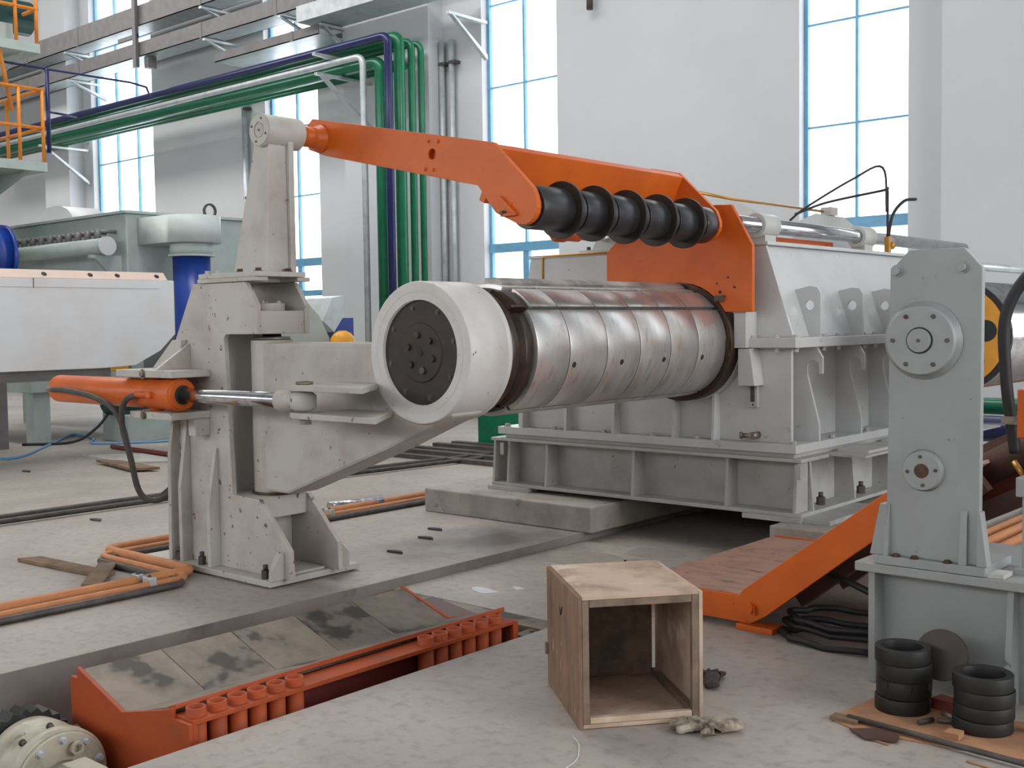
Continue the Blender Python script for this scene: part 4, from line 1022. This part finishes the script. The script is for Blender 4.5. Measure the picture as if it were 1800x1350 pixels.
# hoses coiled below the table
for i, (rx, ry_, cx, cy_, z) in enumerate(((0.30, 0.16, -2.42, 5.22, 0.018), (0.30, 0.13, -2.44, 5.30, 0.05), (0.30, 0.2, -2.44, 5.36, 0.085))):
    pts = [(cx+rx*math.cos(2*PI*k/40)+0.02*math.sin(5*k), cy_+ry_*math.sin(2*PI*k/40), z+0.006*math.sin(k)) for k in range(38)]
    o = MB().tube(pts, 0.016, 8).build('coiled_hose', 'blackhose')
    tag(o, ['lowest', 'middle', 'topmost'][i]+' black hose loop of the coil lying under the hinged table', 'hose', 'black hose loops under the table')
tag(MB().tube(smooth_path([(-2.75, 5.5, 0.3), (-2.5, 5.35, 0.30), (-2.2, 5.3, 0.22), (-2.08, 5.32, 0.18)]), 0.018, 8).build('drooping_hose', 'blackhose'), 'black hose drooping from the hinged table to the low grey base', 'hose')

# ================================================================== FLOOR PIPES, CABLES AND SCRAPS
def corner_pipe(off, z, r, mat, x_near=-6.2):
    xa, xb, yc = x_near+off, -7.3+off, 4.0-off*0.9
    return MB().tube(elbow_path([(xa, -1.0, z), (xa, yc, z), (xb, yc, z), (xb, 10.5, z)], 0.10, 6), r, 12)
tag(corner_pipe(0.02, 0.040, 0.022, 'pipeorange').build('floor_pipe', 'pipeorange'), 'slim orange floor pipe bending round the support column, on the pit side', 'pipe')
tag(corner_pipe(-0.12, 0.045, 0.032, 'pipeorange').build('floor_pipe', 'pipeorange'), 'fat orange floor pipe bending round the support column', 'pipe')
tag(corner_pipe(0.085, 0.024, 0.022, 'iron').build('floor_pipe', 'iron'), 'dark grey floor pipe lying outside the orange pair at the support column', 'pipe')
for i, (x, y) in enumerate(((-6.26, 3.72), (-6.26, 0.8), (-7.36, 4.75), (-7.36, 6.05))):
    c = thing('pipe_clamp', ['blue-grey clamp on the orange pipes near the crossed planks', 'blue-grey clamp on the orange pipes at the far pit end', 'blue-grey clamp on the orange pipes behind the support column', 'blue-grey clamp on the orange pipes beyond the support column'][i], 'clamp', (x, y, 0), 'pipe clamps')
    B(x-0.15, x+0.13, y-0.03, y+0.03, 0.001, 0.008).build('foot', 'galv', c)
    for dx in (-0.075, 0.058):
        B(x+dx-0.045, x+dx+0.045, y-0.022, y+0.022, 0.010, 0.085).build('clamp_block', 'winblue' if False else 'galv', c, 0.003)
        bolt(c, (x+dx, y, 0.085), '+z', 0.01, 0.012, 'iron')
for x, lab in ((-9.25, 'long dark pipe along the floor, next to the orange pipes'), (-9.48, 'long dark pipe along the floor, on the far side of its twin')):
    o = MB().tube(smooth_path([(x, -2, 0.035), (x, 4.5, 0.035), (x+0.05, 7.5, 0.035), (x+0.35, 10.5, 0.035)]), 0.024, 10).build('floor_pipe', 'iron')
    tag(o, lab, 'pipe')
tag(MB().tube([(-7.55, 6.25, 0.05), (-7.48, 6.5, 0.05), (-7.42, 6.75, 0.055)], 0.045, 12).build('foil_pipe', 'foil'), 'short shiny foil-wrapped pipe lying by the orange floor pipes', 'pipe')
o = MB().prism([(-7.72, 3.62), (-7.66, 3.76), (-6.78, 3.82), (-6.76, 3.71), (-7.2, 3.66)], 'z', 0.002, 0.026); tag(o.build('plank', 'plank', bevel=0.003), 'worn wooden plank lying flat beside the orange floor pipes', 'plank')
o = MB().prism([(-7.05, 3.86), (-6.93, 3.91), (-6.43, 3.53), (-6.53, 3.45)], 'z', 0.027, 0.045); tag(o.build('plank', 'plank', bevel=0.003), 'short plank lying across the other plank', 'plank')
for i, (pts, mt) in enumerate((([(-13.5, 7.2), (-12.3, 7.1), (-11.9, 7.6), (-13.0, 7.75)], 'sheet'), ([(-12.6, 6.9), (-11.5, 6.7), (-11.3, 6.95), (-12.3, 7.05)], 'plank'))):
    tag(MB().prism(pts, 'z', 0.002+0.02*i, 0.02+0.03*i).build('floor_sheet', mt), ('pale sheet lying on the floor behind the hose loop', 'brown board lying by the pale floor sheet')[i], 'sheet')
tag(MB().tube([(-14.0, 7.9, 0.03), (-12.0, 7.8, 0.03)], 0.03, 8).build('floor_bar', 'maroon'), 'dark red bar lying behind the pale floor sheet', 'bar')
o = MB().tube(smooth_path([(-15.5, 6.4, 0.015), (-13.9, 6.45, 0.015), (-15.0, 7.5, 0.015), (-16.2, 8.5, 0.015), (-15.4, 8.4, 0.015), (-14.75, 8.05, 0.015), (-14.3, 8.5, 0.015), (-14.1, 9.1, 0.015), (-14.2, 10.6, 0.015)]), 0.018, 8)
tag(o.build('air_hose', 'bluehose'), 'light blue air hose snaking over the floor by the roller table', 'hose')
for i, (x, y) in enumerate(((-12.6, 6.0), (-8.9, 4.8), (-6.1, 5.9), (-6.3, 6.2), (-5.9, 4.85+0.55))):
    tag(MB().prism([(x, y), (x+0.14, y+0.02), (x+0.10, y+0.05), (x+0.03, y+0.045)], 'z', 0.001, 0.018).build('metal_scrap', 'iron'), ['dark metal scrap by the pale floor sheet', 'dark metal scrap between the long dark pipes and the column', 'dark metal scrap near the pit rim, pit side of its twin', 'dark metal scrap near the pit rim, plinth side of its twin', 'dark metal scrap at the foot of the support column'][i], 'scrap', 'metal scraps on the floor')
for i, (x, y, r, rr) in enumerate(((-4.75, 5.15, 0.10, 0.06), (-4.62, 5.33, 0.045, 0.03))):
    pts = [(x+r*(1+0.25*math.sin(3*a))*math.cos(a), y+rr*(1+0.3*math.cos(2*a+1))*math.sin(a)) for a in [2*PI*k/20 for k in range(20)]]
    tag(MB().prism(pts, 'z', -0.06, -0.056).build('spilt_puddle', 'puddle'), ('wide white splash on the channel floor', 'tiny white splash on the channel floor')[i], 'splash')
for i, (x, y, r) in enumerate(((-4.85, 6.3, 0.30), (-4.55, 6.75, 0.22), (-4.5, 6.45, 0.09), (-4.2, 5.55, 0.08), (-4.55, 5.85, 0.10))):
    pts = [(x+r*(1+0.12*math.sin(3*a+i))*math.cos(a), y+0.8*r*math.sin(a)) for a in [2*PI*k/22 for k in range(22)]]
    tag(MB().prism(pts, 'z', -0.06, -0.0585).build('damp_patch', 'stain'), ['largest damp patch on the channel floor', 'broad damp patch in the shade by the gearbox frame', 'small damp patch between the two broad ones', 'smallest damp patch on the channel floor, nearest the crate', 'small round damp patch between the splash and the largest patch'][i], 'patch', 'damp patches on the channel floor')

# ================================================================== WHITE TROUGH, ROLLER TABLE AND MOTOR (far left)
TX = -13.0
tr = thing('white_trough', 'big white boat-ended trough panel with a pale salmon rim', 'trough', (TX, 5.0, 1.2))
k_ = -TX/10.0
def ty(y): return y*k_
def tz(z): return 1.6+(z-1.6)*k_
side = [(2.0, tz(1.23)), (ty(5.60), tz(1.23)), (ty(5.92), tz(1.245)), (ty(6.20), tz(1.38)), (ty(6.37), tz(1.54)), (ty(6.37), tz(2.07)), (2.0, tz(2.07))]
MB().prism(side, 'x', TX-0.9, TX).build('side_panel', 'white', tr, 0.01)
m = MB()
m.prism([(TX, tz(2.07)), (TX-0.10, tz(2.15)), (TX-0.8, tz(2.15)), (TX-0.9, tz(2.07))], 'y', 2.0, ty(6.30))
rim = m.build('rim', 'salmon', tr, 0.004)
for y in (ty(5.5), ty(5.05), ty(5.2)+0.75, ty(6.2)):
    MB().cyl((TX-0.05-0.004, y, tz(2.11)-0.005), (TX-0.05+0.004, y, tz(2.11)+0.005), 0.032, n=14).build('slot', 'black', rim)
B(TX-0.002, TX+0.003, ty(4.93)-0.004, ty(4.93)+0.004, tz(1.98), tz(2.07)).build('seam', 'rustbolt', tr)
B(TX-0.002, TX+0.003, 2.0, ty(6.2), tz(1.985), tz(1.99)).build('seam', 'paintbolt', tr)
B(TX-0.95, TX-0.1, 2.0, ty(5.7), tz(1.13), tz(1.23)).build('keel', 'tray', tr)
for y in (2.4, 4.0):
    B(TX-0.65, TX-0.4, y, y+0.25, 0.0, tz(1.14)).build('leg', 'cyan', tr)
# roller table
rt_ = thing('roller_table', 'pale green-grey roller table with dark rollers beyond the orange cylinder', 'roller table', (-16.5, 8.2, 0))
B(-17.6, -15.4, 7.5, 9.0, 0.72, 0.98).build('deck_frame', 'cyan', rt_, 0.01)
for (x, y) in ((-15.58, 7.68), (-15.58, 8.85), (-17.4, 7.68)):
    B(x-0.12, x+0.12, y-0.12, y+0.12, 0, 0.72).build('leg', 'cyan', rt_)
for i in range(5):
    y = 7.62+0.28*i
    MB().cyl((-17.4, y, 1.08), (-15.75, y, 1.08), 0.09, n=20).build('roller', 'iron', rt_)
    MB().prism([(y-0.10, 0.98), (y+0.10, 0.98), (y+0.05, 1.16), (y-0.05, 1.16)], 'x', -15.75, -15.66).build('bearing', 'cyan', rt_)
MB().cyl((-15.52, 7.7, 1.10), (-15.52, 8.95, 1.10), 0.10, n=20).build('drive_roll', 'iron', rt_)
MB().prism([(8.7, 0.98), (9.0, 0.98), (9.0, 1.40), (8.9, 1.38), (8.7, 1.15)], 'x', -15.5, -15.4).build('guard', 'yellow', rt_)
gmo = thing('green_motor', 'dark green electric motor on a grey block below the roller table', 'motor', (-14.9, 9.0, 0))
B(-15.2, -14.5, 8.45, 9.15, 0, 0.38).build('plinth', 'cyan', gmo, 0.01)
MB().lathe((-14.95, 8.35, 0.62), (-14.95, 9.35, 0.62), [(0, 0.18), (0.04, 0.24), (0.5, 0.24), (0.55, 0.2), (0.8, 0.2), (0.85, 0.10), (0.95, 0.10)], 24).build('body', 'motor', gmo)
B(-15.1, -14.8, 8.55, 8.85, 0.38, 0.5).build('foot', 'motor', gmo)
o = MB().tube(smooth_path([(-14.92, 8.40, 0.42), (-14.95, 8.2, 0.2), (-15.05, 7.9, 0.03), (-15.3, 7.3, 0.03)]), 0.02, 8).build('motor_cable', 'blackhose'); tag(o, 'black cable trailing from the dark green motor', 'cable')

# ================================================================== DUST COLLECTOR
dcx, dcy, dz = -15.6, 9.15, 3.33
dc = thing('dust_collector', 'tall grey filter box with a row of valves and round-ended duct', 'dust collector', (-17.5, 10.0, 0))
B(dcx-3.7, dcx, dcy, dcy+2.6, 1.5, dz).build('filter_box', 'cyan', dc, 0.02)
B(dcx-3.75, dcx+0.05, dcy-0.05, dcy+2.65, dz, dz+0.04).build('lid', 'cyan', dc)
for (x, y) in ((dcx-0.15, dcy+0.15), (dcx-3.5, dcy+0.15), (dcx-0.15, dcy+2.4)):
    B(x-0.1, x+0.1, y-0.1, y+0.1, 0, 1.5).build('leg', 'cyan', dc)
m = MB().taper((dcx-2.6, dcx-1.2, dcy+0.8, dcy+1.8), (dcx-3.6, dcx-0.1, dcy+0.1, dcy+2.5), 0.6, 1.5); m.build('hopper', 'cyan', dc)
hdp = MB().cyl((dcx-3.9, dcy-0.30, 2.83), (dcx-0.05, dcy-0.30, 2.83), 0.125, n=24).build('header_pipe', 'cyan', dc)
MB().cyl((dcx-0.05, dcy-0.30, 2.83), (dcx-0.01, dcy-0.30, 2.83), 0.14, n=24).build('end_cap', 'wall', hdp)
for i in range(12):
    x = dcx-0.3-0.29*i
    vv = MB().cyl((x, dcy-0.30, 2.94), (x, dcy-0.30, 3.08), 0.05, n=10).build('pulse_valve', 'tray', dc)
    MB().cyl((x, dcy-0.30, 3.06), (x, dcy+0.02, 3.07), 0.028, n=8).build('blow_tube', 'tray', vv)
for x in (dcx-0.2, dcx-3.5):
    MB().prism([(dcy-0.5, 2.70), (dcy, 2.70), (dcy, 2.3), (dcy-0.07, 2.3), (dcy-0.42, 2.65), (dcy-0.5, 2.65)], 'x', x-0.04, x+0.04).build('bracket', 'cyan', dc)
hood = []
for i in range(9):
    a = PI*i/8
    hood.append((dcx-2.75+0.62*math.cos(a), dz+0.04+0.30*math.sin(a)))
MB().prism(hood, 'y', dcy+0.3, dcy+0.9, smooth=True).build('round_hood', 'white', dc)
MB().ring((dcx-0.06, dcy+1.5, dz+0.13), (dcx-0.02, dcy+1.5, dz+0.13), 0.12, 0.09, 20).build('lifting_eye', 'iron', dc)
# duct
dy = dcy+0.62
dpts = [(dcx+0.005, dy-0.44), (dcx+0.75, dy-0.44)] + arc(dcx+0.75, dy, 0.44, -90, 90, 14) + [(dcx+0.005, dy+0.44)]
MB().prism(dpts, 'z', 2.86, 3.26, smooth=True).build('round_end_duct', 'ductgrey', dc)
MB().ring((dcx+0.75, dy, 2.69), (dcx+0.75, dy, 2.86), 0.31, 0.27, 36).build('duct_collar', 'ductgrey', dc)
MB().cyl((dcx+0.75, dy, 2.66), (dcx+0.75, dy, 2.69), 0.34, n=36).build('duct_flange', 'ductgrey', dc)
o = MB().cyl((dcx+0.75, dy, 0.0), (dcx+0.75, dy, 2.658), 0.275, n=40).build('blue_duct', 'blue'); tag(o, 'fat glossy blue vertical duct under the round-ended grey duct', 'duct')
# grey fan housing and yellow dome behind the swing arm
fanh = thing('fan_housing', 'grey sloping fan housing behind the swing arm', 'fan', (-10.9, 9.1, 0))
MB().prism([(8.4, 0.0), (9.1, 0.0), (9.1, 1.45), (8.95, 1.72), (8.7, 1.96), (8.4, 2.1)], 'x', -11.4, -10.9).build('casing', 'cyan', fanh, 0.01)
MB().prism([(9.08, 1.66), (9.24, 1.95), (9.42, 1.98), (9.42, 1.72), (9.26, 1.52)], 'x', -11.5, -11.0).build('inlet', 'galv', fanh, 0.006)
B(-11.7, -11.2, 9.43, 9.75, 0.0, 1.7).build('blue_base', 'blue', fanh)
MB().lathe((-10.6, 9.05, 0.0), (-10.6, 9.05, 1.55), [(0, 0.16), (1.35, 0.16), (1.45, 0.145), (1.51, 0.10), (1.54, 0.04)], 24).build('domed_cover', 'yellow', fanh, label='yellow domed cover')

# blue cable reel and tower with platforms
cr_ = thing('blue_reel', 'round blue cable reel above the white trough, beside the filter box', 'reel', (-15.3, 6.95, 0))
for y in (6.7, 7.1):
    MB().cyl((-15.3, y, 2.60), (-15.3, y+0.05, 2.60), 0.42, n=40).build('flange_disc', 'blue', cr_)
MB().cyl((-15.3, 6.75, 2.60), (-15.3, 7.1, 2.60), 0.38, n=40).build('core', 'blue', cr_)
B(-15.45, -15.15, 6.8, 7.05, 0, 2.4).build('stand', 'tray', cr_)
PXE = -16.9
tw = thing('service_platform', 'steel service tower with two decks and yellow-orange railings', 'platform', (-18.5, 7.0, 0))
yE = 8.62
for z0, y1 in ((4.02, yE), (5.80, yE-0.05)):
    B(PXE-2.4, PXE, 3.5, y1, z0, z0+0.14).build('deck', 'cyan', tw)
    for y in (5.8, 7.0, 7.85, 8.22, y1-0.03):
        MB().cyl((PXE-0.04, y, z0+0.14), (PXE-0.04, y, z0+1.24), 0.028, n=10).build('railing_post', 'rail', tw)
    for zz_ in (0.62, 1.20):
        MB().cyl((PXE-0.04, 3.5, z0+0.14+zz_-0.1), (PXE-0.04, y1, z0+0.14+zz_-0.1), 0.028, n=10).build('rail', 'rail', tw)
        MB().cyl((PXE-0.04, y1-0.03, z0+0.14+zz_-0.1), (PXE-1.6, y1-0.03, z0+0.14+zz_-0.1), 0.028, n=10).build('rail', 'rail', tw)
    MB().cyl((PXE-1.2, y1-0.03, z0+0.14), (PXE-1.2, y1-0.03, z0+1.24), 0.028, n=10).build('railing_post', 'rail', tw)
    MB().prism([(PXE-0.1, z0), (PXE-2.2, z0), (PXE-2.2, z0-0.55)], 'y', yE-0.3, yE-0.22).build('bracket', 'cyan', tw)
MB().cyl((PXE-0.2, 7.7, 7.6), (PXE-0.1, 8.15, 4.9), 0.03, n=10).build('stair_rail', 'rail', tw)
MB().cyl((PXE-0.2, 7.3, 7.6), (PXE-0.1, 7.65, 4.15), 0.03, n=10).build('stair_rail', 'rail', tw)
B(PXE-2.6, PXE-1.0, 5.0, 8.05, 0.0, 4.02).build('tower_wall', 'cyan', tw)
B(PXE-1.1, PXE-0.3, 7.3, 8.3, 5.94, 6.25).build('deck_motor_base', 'cyan', tw)
MB().cyl((PXE-0.7, 7.0, 6.47), (PXE-0.7, 8.75, 6.47), 0.26, n=20).build('deck_motor', 'motor', tw)
# navy railing piece by the tower
o = thing('navy_handrail', 'thin navy handrail beside the upper railings in front of the green pipes', 'handrail', (-17.5, 9.0, 4.4))
MB().tube([(-17.3, 8.1, 5.68), (-17.5, 9.0, 5.72), (-17.8, 10.6, 5.80), (-17.95, 11.0, 5.80), (-18.0, 11.1, 5.66)], 0.018, 8).build('rail', 'navy', o)
MB().cyl((-17.47, 8.95, 4.4), (-17.47, 8.95, 5.72), 0.035, n=10).build('post', 'navy', o)
MB().tube([(-17.47, 8.95, 5.05), (-17.6, 9.5, 5.05)], 0.018, 8).build('rail', 'navy', o)
# dark braces near the gable
for (a, b) in (((-24.5, 10.4, 5.2), (-22.9, 10.4, 0.0)), ((-24.5, 10.25, 0.0), (-22.9, 10.25, 5.2))):
    tag(MB().tube([a, b], 0.06, 6).build('cross_brace', 'tray'), 'dark diagonal brace in the gloomy bay behind the filter box', 'brace', 'diagonal braces')
tag(B(-24.0, -23.6, 10.5, 10.85, 0, 6.0).build('steel_post', 'tray'), 'dark steel post between the diagonal braces', 'post')

# ================================================================== WALL SERVICES
def pipe_run(y, z, x1, r, mat, zend, label, x0=-30, grp=None):
    o = MB().tube(elbow_path([(x0, y, z), (x1, y, z), (x1, y, zend)], 0.17, 6), r, 16).build('service_pipe', mat)
    return tag(o, label, 'pipe', grp)
pipe_run(12.95, 6.34, -13.88, 0.068, 'navy', 0.3, 'navy service pipe in front, turning down beside the green ones')
pipe_run(13.18, 6.36, -13.86, 0.095, 'green', 0.3, 'fat green service pipe turning down right behind the navy one')
pipe_run(13.42, 6.32, -13.82, 0.062, 'green', 0.3, 'green service pipe turning down between the fat green one and the slimmest')
pipe_run(13.62, 6.32, -13.80, 0.055, 'green', 0.3, 'slimmest green service pipe turning down nearest the wall')
pipe_run(12.95, 6.10, -14.50, 0.055, 'galv', 0.3, 'galvanised service pipe turning down left of the green ones')
pipe_run(13.2, 6.02, -14.34, 0.105, 'green', 0.3, 'fat green service pipe of the lower row turning down behind the galvanised one')
for y, r, lab in ((13.45, 0.07, 'green service pipe in the lower row next to the fat one'), (13.65, 0.06, 'green service pipe in the lower row nearest the wall')):
    tag(MB().tube([(-30, y, 6.0), (-14.2, y, 6.0)], r, 12).build('service_pipe', 'green'), lab, 'pipe')
def wall_bracket(x, z, L, label, y1=WY-0.001, w=0.08, drop=0.66):
    o = thing('wall_bracket', label, 'bracket', (x, y1, z), 'triangular wall brackets')
    B(x-w/2, x+w/2, y1-L, y1, z-0.045, z).build('arm', 'galv', o)
    MB().prism([(y1-L*0.92, z-0.045), (y1-L*0.86, z-0.045), (y1, z-L*drop+0.04), (y1, z-L*drop-0.04)], 'x', x-w/2, x+w/2).build('strut', 'galv', o)
    return o
for x, wh in ((-15.35, 'on the pilaster'), (-25.8, 'beside the railings')):
    wall_bracket(x, 6.24, 1.25, 'galvanised bracket arm %s under the upper service pipes' % wh, 13.849 if x > -16 else WY-0.001, drop=0.1)
    wall_bracket(x+0.05, 5.90, 1.25, 'galvanised triangular bracket %s under the lower service pipes' % wh, 13.849 if x > -16 else WY-0.001)
def tray(z, h, x0, x1, y0, w, label):
    o = thing('cable_tray', label, 'cable tray', (x0, y0, z))
    B(x0, x1, y0, y0+0.02, z, z+h).build('side', 'tray', o)
    B(x0, x1, y0+w-0.02, y0+w, z, z+h).build('side', 'tray', o)
    B(x0, x1, y0, y0+w, z, z+0.015).build('bottom', 'galv', o)
    n = int((x1-x0)/2.4)
    for i in range(1, n+1):
        B(x0+2.4*i-0.04, x0+2.4*i+0.04, y0-0.008, y0, z-0.005, z+h+0.005).build('joint_strip', 'tray', o)
    return o
tray(7.97, 0.42, -34, -14.2, 13.25, 0.5, 'upper grey cable tray along the long wall')
tray(7.33, 0.30, -34, -16.1, 13.25, 0.5, 'middle grey cable tray along the long wall')
tray(6.78, 0.17, -19.15, -16.0, 13.25, 0.7, 'short lower grey cable tray just above the navy pipe')
for x, wh in ((-25.0, 'beside the far window'), (-19.6, 'on the wall between the two windows'), (-17.2, 'over the window next to the pilaster')):
    wall_bracket(x, 7.95, 0.95, 'galvanised bracket under the upper cable tray %s' % wh, drop=0.28)
    wall_bracket(x+0.1, 7.31, 0.95, drop=0.35, label= 'galvanised bracket under the middle cable tray %s' % wh)
o = thing('tray_hanger', 'dark vertical hanger tying the upper and middle cable trays together', 'hanger', (-21.9, 13.2, 6.6))
B(-21.96, -21.84, 13.16, 13.24, 7.1, 9.2).build('upright', 'tray', o)
B(-22.6, -21.84, 13.20, 13.24, 7.72, 7.80).build('arm', 'tray', o)
tag(B(-21.75, -21.6, 13.3, 13.5, 7.08, 7.32).build('junction_box', 'tray'), 'dark junction box below the middle cable tray in front of the window', 'box')
# broad tray and ledge round the pilaster
lg = thing('cable_ledge', 'broad galvanised cable ledge bending round the pilaster above the pipes', 'ledge', (-14.5, 13.3, 6.9))
MB().prism([(-16.35, 7.0), (-13.0, 7.0), (-13.0, 7.28), (-16.35, 7.28)], 'y', 13.05, 13.08).build('fascia', 'galv', lg)
B(-16.35, -13.0, 13.08, 13.8, 7.0, 7.03).build('bottom', 'galv', lg)
B(-13.0, -12.2, 13.25, 13.28, 6.98, 7.2).build('fascia', 'galv', lg)
B(-13.0, -12.2, 13.28, 14.0, 6.98, 7.0).build('bottom', 'galv', lg)
wall_bracket(-12.85, 6.6, 0.0001+0.9, 'galvanised triangular bracket beside the window right of the green pipes')
wall_bracket(-16.0, 6.98, 0.9, 'galvanised triangular bracket under the broad cable ledge')
for x, y, lab in ((-19.4, 14.1, 'vertical galvanised conduit between the two windows behind the post'), (-13.55, 14.1, 'vertical galvanised conduit beside the green pipes'), (-13.78, 14.1, 'second vertical galvanised conduit squeezed between its twin and the green pipes')):
    o = thing('conduit', lab, 'conduit', (x, y, 0))
    MB().cyl((x, y, 0.5), (x, y, 6.4), 0.05 if x > -14 else 0.06, n=12).build('pipe', 'galv', o)
    for z in (2.2, 4.2, 6.0):
        B(x-0.03, x+0.12, y-0.055, y+0.09, z, z+0.05).build('saddle_clip', 'iron', o)
tag(MB().tube([(-10.6, WY-0.12, 6.35), (-10.6, WY-0.12, 6.75)], 0.05, 8).build('wall_hook', 'iron'), 'small dark hook high on the white wall between the windows', 'hook')
# green cabinet beyond the drum
tag(B(-10.2, -8.6, 11.0, 11.5, 0.0, 0.86).build('green_box', 'green', bevel=0.01), 'low green box on the floor seen under the drum', 'box')
# stacked bars on the floor beyond the plinth
for i in range(5):
    tag(B(-10.5+0.0*i, -7.2, 10.0+0.35*i-0.6, 10.12+0.35*i-0.6, 0.002, 0.05+0.01*(i % 2)).build('steel_bar', 'iron'), 'flat dark steel bar lying on the floor beyond the concrete plinth', 'bar', 'steel bars beyond the plinth')
